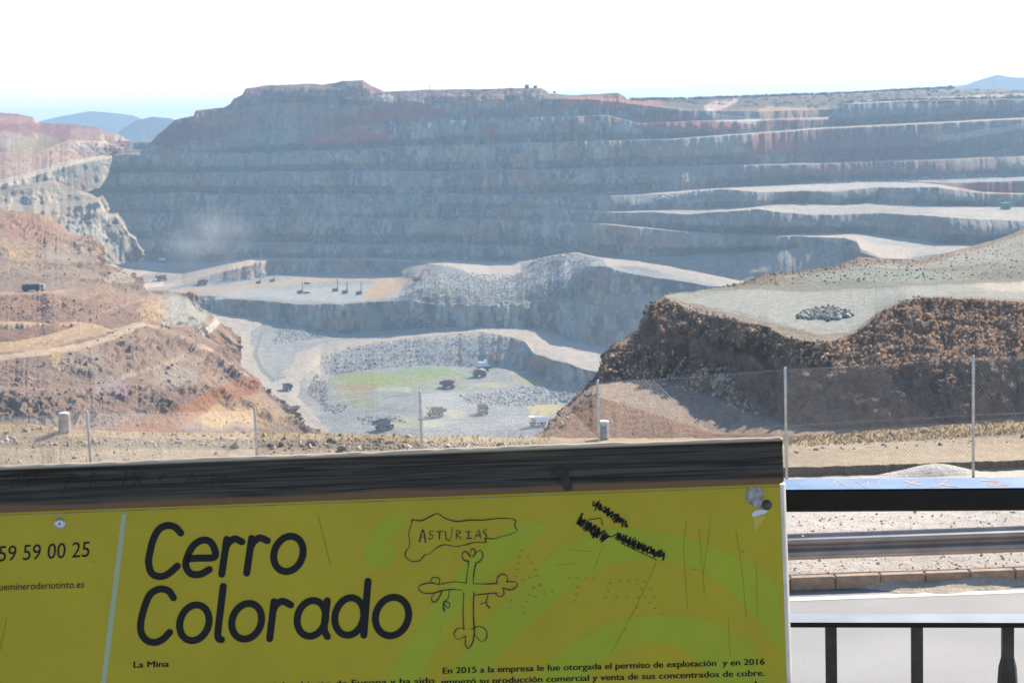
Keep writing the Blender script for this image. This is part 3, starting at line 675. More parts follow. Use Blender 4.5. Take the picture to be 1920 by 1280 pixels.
# ------------------------------------------------------------------ pit floor, ramps, middle plateau
SAND = (.45, .385, .31)
mid_rows = [
    ([(340, 870, 1010), (600, 850, 1060), (900, 850, 1080), (1440, 850, 1080)], .3, GREYL),
    ([(340, 790, 1110), (400, 800, 1110), (540, 806, 1110), (620, 806, 1130), (900, 806, 1122), (1120, 806, 1100), (1440, 806, 1080)], .35, GREYL),
    ([(340, 760, 1180), (500, 746, 1215), (540, 736, 1240), (575, 742, 1245), (600, 735, 1285), (620, 708, 1338), (700, 693, 1350), (800, 686, 1356), (870, 690, 1352), (960, 691, 1338), (1000, 702, 1322), (1030, 716, 1286), (1080, 723, 1250), (1140, 735, 1225), (1440, 750, 1150)], 1.6, GREYL),
    ([(340, 705, 1250), (450, 695, 1305), (510, 706, 1300), (545, 702, 1305), (575, 690, 1330), (600, 664, 1395), (640, 650, 1412), (720, 637, 1423), (800, 630, 1420), (900, 622, 1413), (940, 628, 1390), (985, 640, 1360), (1000, 662, 1331), (1035, 675, 1292), (1065, 681, 1270), (1090, 690, 1250), (1115, 697, 1235), (1150, 706, 1215), (1440, 730, 1140)], .3, SAND),
    ([(340, 640, 1400), (450, 640, 1420), (500, 655, 1400), (545, 665, 1390), (600, 645, 1430), (640, 638, 1440), (720, 629, 1448), (800, 623, 1445), (900, 617, 1432), (1000, 618, 1430), (1040, 624, 1432), (1070, 641, 1385), (1137, 654, 1342), (1220, 666, 1300), (1440, 690, 1200)], .8, GREYL),
    ([(340, 575, 1560), (380, 580, 1575), (430, 590, 1555), (500, 599, 1530), (560, 611, 1505), (590, 622, 1494), (640, 626, 1490), (720, 622, 1465), (800, 615, 1455), (900, 613, 1440), (1000, 616, 1437), (1040, 622, 1437), (1070, 639, 1390), (1137, 652, 1347), (1220, 664, 1305), (1440, 688, 1205)], 1.8, BLUEG),
    ([(340, 568, 1563), (380, 573, 1578), (430, 577, 1559), (500, 582, 1534), (560, 590, 1510), (640, 597, 1494), (720, 592, 1470), (800, 590, 1460), (900, 592, 1445), (1000, 590, 1445), (1060, 575, 1440), (1093, 564, 1432), (1117, 574, 1405), (1207, 589, 1352), (1340, 615, 1290), (1440, 640, 1240)], 1.8, BLUEG),
    ([(340, 562, 1565), (380, 568, 1580), (430, 561, 1562), (500, 565, 1540), (560, 570, 1515), (640, 571, 1500), (700, 567, 1482), (760, 562, 1470), (820, 569, 1463), (900, 572, 1450), (960, 570, 1455), (1000, 566, 1455), (1050, 560, 1450), (1090, 560, 1440), (1117, 572, 1409), (1207, 587, 1357), (1340, 613, 1295), (1440, 638, 1245)], 1.8, BLUEG),
    ([(340, 555, 1590), (430, 556, 1580), (560, 566, 1540), (640, 567, 1525), (700, 563, 1505), (760, 552, 1492), (790, 540, 1490), (830, 535, 1495), (900, 545, 1490), (960, 540, 1490), (1020, 530, 1480), (1070, 520, 1475), (1100, 500, 1460), (1137, 500, 1425), (1167, 510, 1412), (1233, 521, 1372), (1333, 536, 1310), (1440, 552, 1255)], .5, GREYL),
    ([(340, 541, 1680), (380, 536, 1700), (430, 528, 1720), (490, 521, 1745), (520, 513, 1775), (600, 512, 1785), (700, 512, 1770), (740, 514, 1740), (780, 525, 1560), (820, 512, 1540), (870, 510, 1545), (905, 520, 1540), (960, 522, 1530), (1000, 500, 1530), (1050, 486, 1520), (1100, 488, 1500), (1137, 495, 1450), (1167, 504, 1440), (1233, 512, 1410), (1333, 527, 1350), (1440, 545, 1290)], 1.2, GREY),
    ([(340, 531, 1720), (380, 521, 1730), (430, 506, 1740), (490, 491, 1765), (510, 488, 1785), (600, 488, 1793), (700, 488, 1780), (760, 490, 1760), (800, 492, 1720), (830, 498, 1600), (870, 505, 1570), (917, 515, 1560), (977, 508, 1580), (1000, 490, 1550), (1050, 478, 1540), (1085, 476, 1540), (1120, 484, 1530), (1137, 489, 1500), (1167, 496, 1480), (1233, 502, 1450), (1333, 520, 1390), (1440, 540, 1320)], .4, SAND),
    ([(340, 519, 1760), (380, 509, 1760), (430, 497, 1765), (470, 487, 1790), (500, 485.5, 1810), (600, 486, 1815), (700, 486, 1800), (830, 490, 1740), (960, 493, 1690), (1000, 488, 1600), (1050, 476, 1560), (1085, 474, 1560), (1120, 483, 1560), (1137, 483, 1560), (1200, 488.5, 1512), (1317, 510.5, 1432), (1400, 530, 1402), (1440, 537, 1390)], .5, SAND),
    ([(340, 489, 1885), (400, 492, 1872), (420, 490, 1870), (460, 484, 1855), (600, 484, 1834), (830, 488, 1800), (960, 490, 1765), (1000, 487, 1745), (1100, 478, 1642), (1137, 482.5, 1592), (1200, 488, 1514), (1317, 510, 1434), (1440, 536, 1392)], 0, SAND),
]
mid_paint = [
    ('poly', [(430, 540), (520, 545), (760, 530), (740, 560), (640, 566), (560, 562), (480, 556), (400, 560)], (.40, .40, .375), .75),
    ('road', [(340, 545), (420, 542), (560, 527), (660, 520), (730, 524)], 6, (.46, .33, .22), .9), ('poly', [(715, 520), (770, 522), (745, 545), (710, 562), (675, 562)], (.50, .34, .20), 1), ('road', [(300, 540), (370, 520), (430, 502), (500, 487)], 6, (.52, .40, .30), 1),
    ('road', [(340, 530), (420, 510)], 1.4, (.35, .3, .25), .8),
    ('poly', [(395, 590), (500, 596), (470, 625), (472, 660), (510, 720), (545, 705), (600, 655), (700, 632), (900, 618), (980, 620), (960, 632), (760, 640), (640, 658), (590, 690), (565, 715), (560, 745), (620, 810), (560, 806), (520, 760), (480, 720), (420, 640)], (.46, .395, .315), .95),
    ('poly', [(492, 630), (540, 625), (555, 665), (540, 690), (515, 708), (492, 690), (480, 665)], (.31, .31, .29), .9),
    ('road', [(490, 625), (478, 665), (492, 695), (512, 710)], 4, (.22,.21,.19), .9),
    ('road', [(540, 745), (600, 800)], 5, (.38, .33, .27), .8),
    ('blob', 730, 716, 150, 19, (.33, .34, .15), .55), ('blob', 700, 712, 110, 14, (.27, .31, .09), .9), ('blob', 800, 700, 80, 9, (.24, .32, .09), .9), ('blob', 650, 728, 50, 9, (.33, .28, .12), .7),
    ('blob', 670, 725, 50, 9, (.34, .25, .11), .8), ('blob', 800, 693, 60, 7, (.24, .31, .12), .7), ('blob', 680, 755, 40, 10, (.26, .30, .14), .8), ('blob', 660, 745, 50, 10, (.34, .29, .14), .6),
    ('blob', 990, 712, 40, 10, YELL, .85), ('blob', 975, 698, 30, 5, (.44, .42, .2), .8), ('blob', 1030, 765, 40, 14, (.5, .42, .16), .95), ('blob', 920, 722, 40, 6, (.47, .44, .25), .7), ('blob', 770, 790, 80, 12, (.48, .46, .26), .7), ('blob', 850, 775, 30, 9, (.48, .45, .26), .6), ('blob', 740, 730, 40, 6, (.46, .45, .3), .6),
    ('blob', 620, 765, 30, 8, (.33, .30, .25), .7), ('blob', 710, 785, 50, 7, (.30, .28, .25), .7),
    ('blob', 1180, 570, 60, 22, (.40, .36, .28), .7), ('blob', 1130, 525, 22, 22, (.33, .2, .19), .7),
    ('poly', [(830, 490), (965, 493), (985, 508), (915, 528), (870, 508)], (.46, .40, .33), .9), ('road', [(1140, 490), (1200, 492), (1300, 515), (1400, 538)], 10, (.46, .39, .31), .8), ('poly', [(1000, 640), (1120, 655), (1125, 690), (1060, 680)], (.5, .44, .39), .6),
    ('blob', 1070, 508, 70, 20, (.40, .36, .33), .5),
]
L_MID = layer('pit_floor', mid_rows, 306, 1440, 1.3, M_FAR, ystep=1.4, jit=1.1, seed=31, paint=mid_paint, wl=14, wob=8, flute=.6, block=.8, under=4.0, bulge=1.5, tints=[((.22, .26, .22), 70, 40, 0, .5), ((.31, .20, .13), 50, 30, .0, .65), ((.47, .40, .25), 13, 17, .06, .75), ((.09, .09, .095), 10, 18, .05, .8), ((.40, .20, .12), 16, 14, .14, .75), ((.50, .48, .43), 7, 12, .22, .7)])
# flat apron between the left spur and the plateau
L_AP = layer('pit_floor', [
    ([(150, 600, 1400), (345, 575, 1560)], .5, GREYL),
    ([(150, 560, 1560), (250, 545, 1660), (345, 541, 1682)], .4, PALE),
    ([(150, 530, 1700), (250, 527, 1730), (300, 529, 1720), (345, 531, 1722)], .4, SAND),
    ([(150, 480, 1800), (230, 487, 1860), (300, 489, 1885), (345, 489.5, 1885)], .4, PALE)],
    150, 308, 1.4, M_FAR, jit=.8, seed=33, wl=14, paint=[('road', [(260, 537), (345, 527)], 5, (.70, .56, .44), 1), ('road', [(240, 512), (330, 500)], 8, (.60, .46, .38), .6), ('blob', 260, 497, 50, 6, (.52, .5, .47), .8)])

# ------------------------------------------------------------------ near brown cliff and grey dump on the right
near_rows = [
    ([(1000, 900, 215), (1400, 880, 200), (1960, 880, 190)], .4, DBROWN),
    ([(1000, 834, 226), (1030, 826, 228), (1200, 822, 226), (1340, 822, 220), (1450, 822, 212), (1540, 822, 208), (1960, 815, 200)], 1.0, (.33, .20, .13)),
    ([(1000, 829, 228), (1022, 816, 233), (1046, 792, 236), (1062, 772, 240), (1095, 748, 243), (1112, 738, 244), (1200, 766, 236), (1340, 809, 224), (1450, 817, 214), (1540, 817, 210), (1960, 808, 202)], .15, (.40, .30, .22)),
    ([(1000, 827, 230), (1022, 814, 235), (1046, 789, 239), (1062, 768, 243), (1092, 738, 248), (1112, 722, 250), (1135, 717, 251), (1180, 707, 253), (1250, 713, 249), (1300, 724, 244), (1400, 771, 228), (1480, 792, 219), (1540, 806, 213), (1700, 797, 210), (1960, 779, 206)], 1.5, (.36, .215, .135)),
    ([(1000, 825, 231), (1022, 812, 236), (1046, 787, 240), (1062, 766, 244), (1092, 734, 250), (1112, 715, 252), (1128, 690, 253), (1160, 665, 256), (1200, 645, 258), (1260, 640, 254), (1320, 650, 250), (1400, 680, 240), (1480, 690, 230), (1560, 690, 222), (1640, 690, 219), (1720, 680, 218), (1960, 670, 215)], 1.3, (.41, .25, .155)),
    ([(1000, 824, 232), (1022, 810, 237), (1046, 785, 241), (1062, 764, 245), (1092, 731, 251), (1110, 716, 254), (1124, 698, 255), (1131, 672, 257), (1150, 651, 259), (1200, 622, 262), (1206, 602, 263), (1226, 573, 264), (1248, 559, 265), (1300, 583, 259), (1380, 602, 248), (1440, 612, 241), (1480, 633, 235), (1530, 642, 230), (1580, 637, 229), (1620, 614, 230), (1650, 585, 232), (1700, 560, 234), (1760, 558, 233), (1820, 560, 231), (1960, 568, 228)], .4, (.36, .31, .25)),
    ([(1000, 823, 233), (1022, 809, 238), (1046, 784, 242), (1062, 763, 246), (1092, 729, 253), (1110, 714, 256), (1124, 695, 258), (1131, 670, 260), (1150, 649, 262), (1200, 620, 266), (1206, 600, 267), (1226, 570, 270), (1248, 556, 273), (1290, 566, 266), (1380, 580, 257), (1440, 595, 247), (1490, 610, 243), (1540, 620, 240), (1590, 620, 240), (1640, 590, 250), (1700, 556, 244), (1760, 554, 243), (1820, 556, 241), (1960, 562, 238)], .15, (.40, .40, .36)),
    ([(1000, 822, 234), (1022, 808, 239), (1046, 783, 243), (1062, 762, 247), (1092, 728, 254), (1110, 713, 257), (1124, 694, 259), (1131, 669, 261), (1150, 648, 263), (1200, 619, 267), (1206, 599, 268), (1226, 569, 271), (1248, 555, 275), (1290, 549, 282), (1400, 541, 284), (1500, 545, 280), (1640, 540, 279), (1700, 536, 279), (1820, 532, 279), (1960, 525, 280)], .9, (.28, .28, .23)),
    ([(1000, 821, 235), (1022, 807, 240), (1046, 782, 244), (1062, 761, 248), (1092, 727, 255), (1110, 712, 258), (1124, 693, 260), (1131, 668, 262), (1150, 647, 264), (1200, 618, 268), (1206, 598, 269), (1226, 568, 272), (1248, 554, 276), (1290, 548, 284), (1380, 536, 300), (1447, 516, 320), (1563, 506, 330), (1650, 500, 335), (1730, 505, 335), (1830, 495, 345), (1960, 480, 360)], .8, (.33, .33, .28)),
    ([(1000, 820, 236), (1022, 806, 241), (1046, 781, 245), (1062, 760, 249), (1092, 726, 256), (1110, 711, 259), (1124, 692, 261), (1131, 667, 263), (1150, 646, 265), (1200, 617, 269), (1206, 597, 270), (1226, 567, 273), (1248, 553, 277), (1290, 547, 286), (1380, 534, 310), (1447, 512, 340), (1563, 500, 360), (1613, 483, 380), (1680, 487, 395), (1730, 486, 400), (1780, 472, 420), (1830, 460, 450), (1880, 446, 480), (1917, 428, 500), (1960, 425, 500)], .5, (.30, .24, .18)),
]
near_paint = [
    ('road', [(1380, 534), (1447, 513), (1563, 502), (1613, 486), (1730, 488), (1830, 462), (1917, 430)], 9, (.28, .19, .13), .8), ('blob', 1440, 525, 70, 9, (.25, .18, .13), .7),
    ('blob', 1900, 538, 70, 10, (.60, .53, .44), .9), ('blob', 1650, 520, 160, 14, (.31, .34, .29), .8), ('blob', 1880, 515, 60, 10, (.2, .2, .18), .7), ('blob', 1840, 480, 60, 18, (.38, .37, .32), .6), ('blob', 1600, 530, 60, 6, (.2, .21, .19), .6),
    ('poly', [(1285, 560), (1400, 546), (1500, 548), (1660, 545), (1780, 545), (1660, 575), (1600, 622), (1540, 628), (1450, 606), (1340, 580)], (.41, .42, .38), .9),
    ('blob', 1235, 575, 30, 14, (.30, .17, .11), .8), ('blob', 1320, 595, 70, 12, (.34, .25, .20), .6),
    ('poly', [(1112, 722), (1180, 710), (1290, 728), (1400, 775), (1480, 800), (1520, 815), (1340, 812), (1200, 766)], (.42, .32, .25), .9),
    ('blob', 1255, 655, 18, 40, (.24, .15, .09), .7), ('blob', 1680, 735, 30, 30, (.24, .18, .16), .8), ('blob', 1760, 750, 30, 24, (.25, .17, .11), .6), ('blob', 1420, 660, 40, 14, (.23, .13, .08), .7), ('blob', 1600, 745, 40, 30, (.20, .13, .09), .6),
]
L_NR = layer('cliff', near_rows, 1000, 2450, 1.0, M_NEAR, ystep=1.1, jit=1.5, seed=41, paint=near_paint, wl=4.5, wob=8, back=(60, 14), flute=.7, bsmall=.22, block=1.0, dmax=2.0, tints=[((.15, .095, .065), 2.6, 5, .1, .6), ((.30, .19, .12), 2.2, 6, .2, .6), ((.26, .22, .2), 3, 3, .35, .5)])

# ------------------------------------------------------------------ foreground ground between the road and the pit rim
def rowh(pts):
    """(px, metres below the eye, D) -> (px, py, D)"""
    return [(x, 195 - .035 * (x - 960) + h * FPX / D, D) for x, h, D in pts]

GRAV = (.55, .50, .45)
EARTH = (.43, .345, .25)
gr_rows = [
    (rowh([(-60, 5.34, 19.12), (1980, 5.34, 19.12)]), .02, GRAV),
    (rowh([(-60, 5.36, 21), (1980, 5.36, 21)]), .03, GRAV),
    (rowh([(-60, 5.5, 23.5), (1980, 5.48, 23.5)]), .03, GRAV),
    (rowh([(-60, 6.7, 27), (900, 6.4, 27), (1480, 6.05, 26.5), (1980, 6.0, 26.5)]), .03, (.56, .52, .47)),
    (rowh([(-60, 7.25, 30.3), (600, 7.0, 30), (1000, 6.7, 29.6), (1300, 6.45, 29.3), (1480, 6.34, 29.15), (1980, 6.34, 29.1)]), .03, (.16, .13, .09)),
    (rowh([(-60, 7.1, 30.5), (600, 6.85, 30.2), (1000, 6.55, 29.8), (1300, 6.3, 29.4), (1480, 6.19, 29.2), (1980, 6.19, 29.15)]), .03, EARTH),
    ([(-60, 874, 32.6), (0, 872, 32.6), (300, 869, 32.5), (600, 866, 32.0), (1000, 868, 31.4), (1300, 862, 31), (1480, 852, 30.6), (1980, 846, 30.4)], .04, EARTH),
    ([(-60, 838, 33.4), (300, 842, 33.2), (600, 842, 32.7), (1000, 846, 32.2), (1300, 840, 32), (1480, 833, 32), (1700, 826, 32), (1980, 812, 32)], .10, (.33, .27, .20)),
    ([(-60, 812, 34.2), (60, 812, 34.2), (140, 815, 34.1), (300, 822, 33.9), (600, 824, 33.5), (1000, 830, 33.2), (1300, 826, 33), (1480, 824, 32.8), (1700, 810, 32.8), (1980, 798, 32.8)], .06, (.42, .32, .20)),
    ([(-60, 795, 34.6), (60, 796, 34.6), (100, 800, 34.5), (140, 804, 34.5), (300, 811, 34.3), (600, 812, 34.3), (900, 819, 34), (1000, 821, 34), (1300, 821, 33.8), (1480, 821, 33.6), (1560, 815, 33.6), (1700, 802, 33.6), (1980, 786, 33.6)], .05, (.40, .31, .20)),
]
L_G = layer('ground', gr_rows, -600, 2500, 1.6, M_GRD, ystep=1.4, jit=1.2, seed=51, wl=1.2, wob=14, back=(9, 9), dmax=.25, block=.6, flute=.2,
            paint=[('road', [(0, 826), (300, 830), (640, 832), (1000, 840)], 9, (.27, .22, .16), .7), ('road', [(1480, 826), (1700, 812), (1920, 800)], 9, (.46, .34, .19), .8),
                   ('road', [(1300, 975), (1920, 968)], 6, (.58, .55, .52), .7), ('road', [(1300, 1000), (1920, 990)], 4, (.5, .43, .38), .6), ('blob', 1600, 1080, 160, 10, (.42, .40, .37), .6)])

# terrace where the photographer stands, wall below it, road
GZ = 1.65 - 5.47
t = MB(); t.box(-40, 40, -30, 2.75, -.25, 0)
tag(t.build('terrace', plain_mat('paving', (.34, .32, .30), .85, scale=3)), kind='structure')
t = MB(); t.box(-40, 40, 2.35, 2.70, GZ - .4, -.252)
tag(t.build('retaining_wall', plain_mat('wall_plaster', (.42, .38, .33), .9, scale=2)), 'tall plastered retaining wall holding up the viewing terrace above the road', 'wall')

mr, nt, N, L, B = new_mat('asphalt')
tc = N.new('ShaderNodeNewGeometry')
n1 = N.new('ShaderNodeTexNoise'); n1.inputs['Scale'].default_value = 55; n1.inputs['Detail'].default_value = 5
n2 = N.new('ShaderNodeTexNoise'); n2.inputs['Scale'].default_value = .7; n2.inputs['Detail'].default_value = 4
L.new(tc.outputs['Position'], n1.inputs['Vector']); L.new(tc.outputs['Position'], n2.inputs['Vector'])
ad = N.new('ShaderNodeMath'); ad.operation = 'MULTIPLY_ADD'; ad.inputs[1].default_value = .6
L.new(n1.outputs['Fac'], ad.inputs[0]); L.new(n2.outputs['Fac'], ad.inputs[2])
rp = N.new('ShaderNodeValToRGB'); rp.color_ramp.elements[0].position = .35; rp.color_ramp.elements[1].position = 1.1 - .1
rp.color_ramp.elements[0].color = (.15, .155, .16, 1); rp.color_ramp.elements[1].color = (.275, .28, .285, 1)
L.new(ad.outputs[0], rp.inputs['Fac']); L.new(rp.outputs['Color'], B.inputs['Base Color'])
B.inputs['Roughness'].default_value = .75
bp = N.new('ShaderNodeBump'); bp.inputs['Strength'].default_value = .35; bp.inputs['Distance'].default_value = .01
L.new(n1.outputs['Fac'], bp.inputs['Height']); L.new(bp.outputs['Normal'], B.inputs['Normal'])
t = MB(); t.box(-60, 60, 2.701, 19.06, GZ - .3, GZ)
tag(t.build('road', mr), kind='structure')
M_LINE = plain_mat('road_paint', (.78, .78, .76), .6, var=.12, scale=6)
t = MB(); t.add([(-60, 18.62, GZ + .004), (60, 18.62, GZ + .004), (60, 18.74, GZ + .004), (-60, 18.74, GZ + .004)], [(0, 1, 2, 3)])
tag(t.build('road_marking', M_LINE), kind='structure')

# kerb
M_KERB = plain_mat('kerb_concrete', (.40, .28, .19), .9, var=.2, scale=9, bump=.3)
kb = empty('kerb', (0, 19.0, GZ), 'brown concrete kerb of short blocks along the far edge of the road', 'kerb')
x = -9.0; k = 0
while x < 7.6:
    m = MB(); m.box(x + .004, x + .496, random.uniform(-.004, .004), .12, 0.001, .15 + random.uniform(-.003, .003), .012)
    m.build('kerb_stone', M_KERB, kb); x += .5
# drifted sand at the kerb foot
V = []; F = []
nx, ny = 140, 9
for i in range(nx + 1):
    xx = 3.6 + i * 4.0 / nx
    w = .30 * min(1, max(0, (xx - 3.75) / .5)) * (.8 + .3 * math.sin(xx * 3.1) + .12 * math.sin(xx * 11))
    hgt = .075 * min(1, max(0, (xx - 3.7) / .4)) * (.9 + .25 * math.sin(xx * 5.3))
    for j in range(ny + 1):
        u = j / ny
        V.append((xx, 19.0 - w * u, GZ + .003 + hgt * (1 - u) ** 1.4 + random.uniform(0, .006) * (1 - u)))
for i in range(nx):
    for j in range(ny):
        a = i * (ny + 1) + j
        F.append((a, a + 1, a + ny + 2, a + ny + 1))
cv = np.array([(.52, .45, .36)] * len(V)) * (1 + .15 * RNG.random((len(V), 1)))
tag(mesh_np('sand', np.array(V), np.array(F), M_GRD, cv, smooth=True), 'pale sand drifted against the foot of the kerb', 'sand', kind='stuff')

# guard rail
M_STEEL = plain_mat('galvanised_steel', (.42, .385, .355), .48, .6, var=.14, scale=3)
gr = empty('guard_rail', (0, 19.75, GZ), 'grey galvanised steel crash barrier with a ribbed beam beyond the kerb', 'guard rail')
prof = [(0.0, .0), (-.006, .02), (-.075, .055), (-.083, .075), (-.083, .092), (-.075, .11), (-.012, .14), (-.004, .155), (-.012, .17), (-.075, .20), (-.083, .218), (-.083, .235), (-.075, .255), (-.006, .29), (0.0, .31)]
zb = 5.47 - 5.315
m = MB(); n = len(prof)
vs = [(xx, a, zb + b) for xx in (-14.0, 14.0) for a, b in prof] + [(xx, a + .003, zb + b) for xx in (-14.0, 14.0) for a, b in prof]
fs = []
for i in range(n - 1):
    fs.append((i, n + i, n + i + 1, i + 1)); fs.append((2 * n + i, 2 * n + i + 1, 3 * n + i + 1, 3 * n + i))
fs += [(0, 2 * n, 3 * n, n), (n - 1, 2 * n - 1, 4 * n - 1, 3 * n - 1)]
m.add(vs, fs); m.build('beam', M_STEEL, gr)
for xx in (-11.8, -7.8, -3.8, .2, 7.9, 11.9):
    m = MB(); m.box(xx - .05, xx + .05, .02, .12, -.1, .42, .006); m.build('post', M_STEEL, gr)
    m = MB(); m.lathe([(.012, 0), (.018, .004), (.010, .014)], 10)
    b_ = m.build('bolt', M_STEEL, gr); b_.location = (xx, -.008, zb + .155); b_.rotation_euler = (math.radians(90), 0, 0)
m = MB(); m.lathe([(.012, 0), (.018, .004), (.010, .014)], 10)
b_ = m.build('bolt', M_STEEL, gr); b_.location = (3.25, -.055, zb + .283); b_.rotation_euler = (math.radians(60), 0, 0)

# gravel pile and loose stones
V = []; F = []
c0 = at(1752, 893, 28.55)
nx, ny = 60, 40
for i in range(nx + 1):
    for j in range(ny + 1):
        u = i / nx * 2 - 1; v = j / ny * 2 - 1
        r2 = u * u + v * v
        hh = .17 * max(0, 1 - r2) ** .9 * (1 + .25 * math.sin(u * 4 + 1)) + .012 * random.random()
        V.append((c0[0] + u * 1.02, c0[1] + .2 + v * .5, c0[2] - .06 + hh * (1 if r2 < 1 else 0)))
for i in range(nx):
    for j in range(ny):
        a = i * (ny + 1) + j
        F.append((a, a + ny + 1, a + ny + 2, a + 1))
tag(mesh_np('gravel_pile', np.array(V), np.array(F), M_GRD, np.array([(.62, .60, .57)] * len(V))), 'low pile of white gravel at the foot of the wire fence', 'gravel', kind='stuff')

idx = np.concatenate([pick(L_G, [(0, 818), (300, 822), (640, 826), (1000, 832), (1000, 846), (600, 842), (300, 838), (0, 834)], 900, 1),
                      pick(L_G, [(0, 796), (640, 810), (1030, 818), (1030, 868), (640, 864), (0, 870)], 500, 2),
                      pick(L_G, [(640, 822), (720, 822), (720, 850), (640, 850)], 120, 4),
                      pick(L_G, [(1480, 800), (1920, 785), (1920, 830), (1480, 850)], 250, 3), pick(L_G, [(1480, 960), (1920, 950), (1920, 1090), (1480, 1095)], 1500, 6)])
sz = RNG.gamma(1.6, .010, len(idx)) + .004
sz[-1500:] *= .35
cl = np.array([(.42, .35, .29)]) * (.5 + .9 * RNG.random((len(idx), 1))) + RNG.normal(0, .02, (len(idx), 3))
rocks('loose_stones', L_G['P'][idx], sz, np.clip(cl, .05, .7), M_RUB, 'loose stones strewn over the sandy bank behind the fence', 'stones', 5)

# dry grass on the rim
idx = np.concatenate([pick(L_G, [(1470, 822), (1700, 804), (1930, 786), (1930, 812), (1700, 828), (1470, 838)], 1700, 8), pick(L_G, [(0, 796), (140, 806), (600, 812), (1030, 820), (1030, 834), (600, 826), (0, 812)], 600, 9)])
P = L_G['P'][idx]; n = len(P)
h = .03 + .07 * RNG.random(n); a = RNG.random(n) * 6.28; w = .006 + .006 * RNG.random(n)
le = RNG.normal(0, .04, (n, 2))
d = np.stack([np.cos(a) * w, np.sin(a) * w, 0 * a], -1)
T = P + np.stack([le[:, 0], le[:, 1], h], -1)
V = np.stack([P - d, P + d, T], 1).reshape(-1, 3)
cg = np.array([(.46, .36, .20)]) * (.6 + .7 * RNG.random((n, 1)))
tag(mesh_np('dry_grass', V, np.arange(3 * n).reshape(-1, 3), M_GRD, np.repeat(cg, 3, 0)), 'short dry yellow grass along the rim of the pit', 'grass', kind='stuff')

# ------------------------------------------------------------------ wire fence
M_GALV = plain_mat('galvanised_post', (.50, .50, .49), .45, .5, var=.15, scale=8)
M_WIRE = plain_mat('fence_wire', (.40, .40, .41), .45, .4, var=.1, scale=3)
tops = [(-160, 781, 32.2), (163, 770, 31.5), (477, 763, 30.7), (787, 732, 29.9), (1120, 712, 29.2), (1472, 688, 28.5), (1825, 666, 28.0), (2190, 648, 27.5)]
tp = [at(*q) for q in tops]
fence = empty('wire_fence', tuple(tp[3] - np.array([0, 0, 1.95])), 'chain link wire fence on thin galvanised posts along the rim of the pit', 'fence')
fo = np.array(fence.location)
for q in tp:
    m = MB(); p = q - fo
    m.tube([(p[0], p[1], p[2] - 2.25), (p[0], p[1], p[2] - .02), (p[0], p[1], p[2])], [.024, .024, .016], 10)
    m.build('post', M_GALV, fence, smooth=True)
m = MB()
H = 1.86
for i in range(len(tp) - 1):
    A = tp[i] - fo; Bq = tp[i + 1] - fo
    Lb = np.linalg.norm((Bq - A)[:2])
    def pt(s, t_):
        q = A + (Bq - A) * (s / Lb); sag = -.02 * math.sin(math.pi * s / Lb) * (t_ / H)
        return (q[0], q[1] + .03, q[2] - .05 - H + t_ + sag)
    sp = .062
    kk = int((Lb + H) / sp) + 1
    for k in range(-int(H / sp) - 1, kk):
        s0 = k * sp
        for sg_ in (1, -1):
            if sg_ > 0: sa, sb = s0, s0 + H * .95; ta, tb = 0, H
            else: sa, sb = s0 + H * .95, s0; ta, tb = 0, H
            # clip to 0..Lb
            def cut(sx, tx, sy, ty):
                if sx < 0: tx = tx + (ty - tx) * (0 - sx) / (sy - sx); sx = 0
                if sx > Lb: tx = tx + (ty - tx) * (Lb - sx) / (sy - sx); sx = Lb
                return sx, tx
            if max(sa, sb) <= 0 or min(sa, sb) >= Lb: continue
            a1 = cut(sa, ta, sb, tb); b1 = cut(sb, tb, sa, ta)
            m.tube([pt(*a1), pt(*b1)], .0013, 3, caps=False)
    for tt in (0.02, H * .5, H):
        m.tube([pt(0, tt), pt(Lb * .5, tt), pt(Lb, tt)], .0022, 4, caps=False)
m.build('wire_mesh', M_WIRE, fence)

# ------------------------------------------------------------------ boundary markers on the rim
M_MARK = plain_mat('marker_paint', (.36, .28, .25), .8, var=.3, scale=6, col2=(.50, .44, .42))
M_MARKB = plain_mat('marker_blue', (.62, .66, .72), .6, var=.1, scale=6)
M_DARK = plain_mat('dark_rubber', (.03, .03, .032), .8, var=.3, scale=4)
mk = empty('marker_drum', tuple(snap(L_G, 122, 809)), 'pinkish weathered concrete drum standing on the rim at the left', 'drum')
m = MB(); m.lathe([(.118, -.15), (.120, .02), (.117, .30), (.122, .33), (.122, .35), (.108, .37)], 20); m.build('body', M_MARK, mk, smooth=True)
m = MB(); m.lathe([(.098, .371), (.094, .38), (.03, .381)], 20); m.build('lid', M_MARKB, mk)
mk = empty('marker_drum', tuple(snap(L_G, 1131, 823)), 'white and pale blue drum behind the thin post above the sign', 'drum')
m = MB(); m.lathe([(.105, -.15), (.105, .33), (.112, .335), (.112, .36), (.09, .365)], 20); m.build('body', M_MARKB, mk, smooth=True)
m = MB()
for a_ in (-.085, .085): m.box(a_ - .022, a_ + .022, -.125, -.065, -.1, .36, .008)
m.build('side_strip', plain_mat('white_strip', (.8, .8, .78), .6, scale=5), mk)
m = MB(); m.box(-.05, .05, -.112, -.10, .02, .28, .004); m.build('panel', plain_mat('grey_panel', (.28, .30, .33), .6, scale=5), mk)

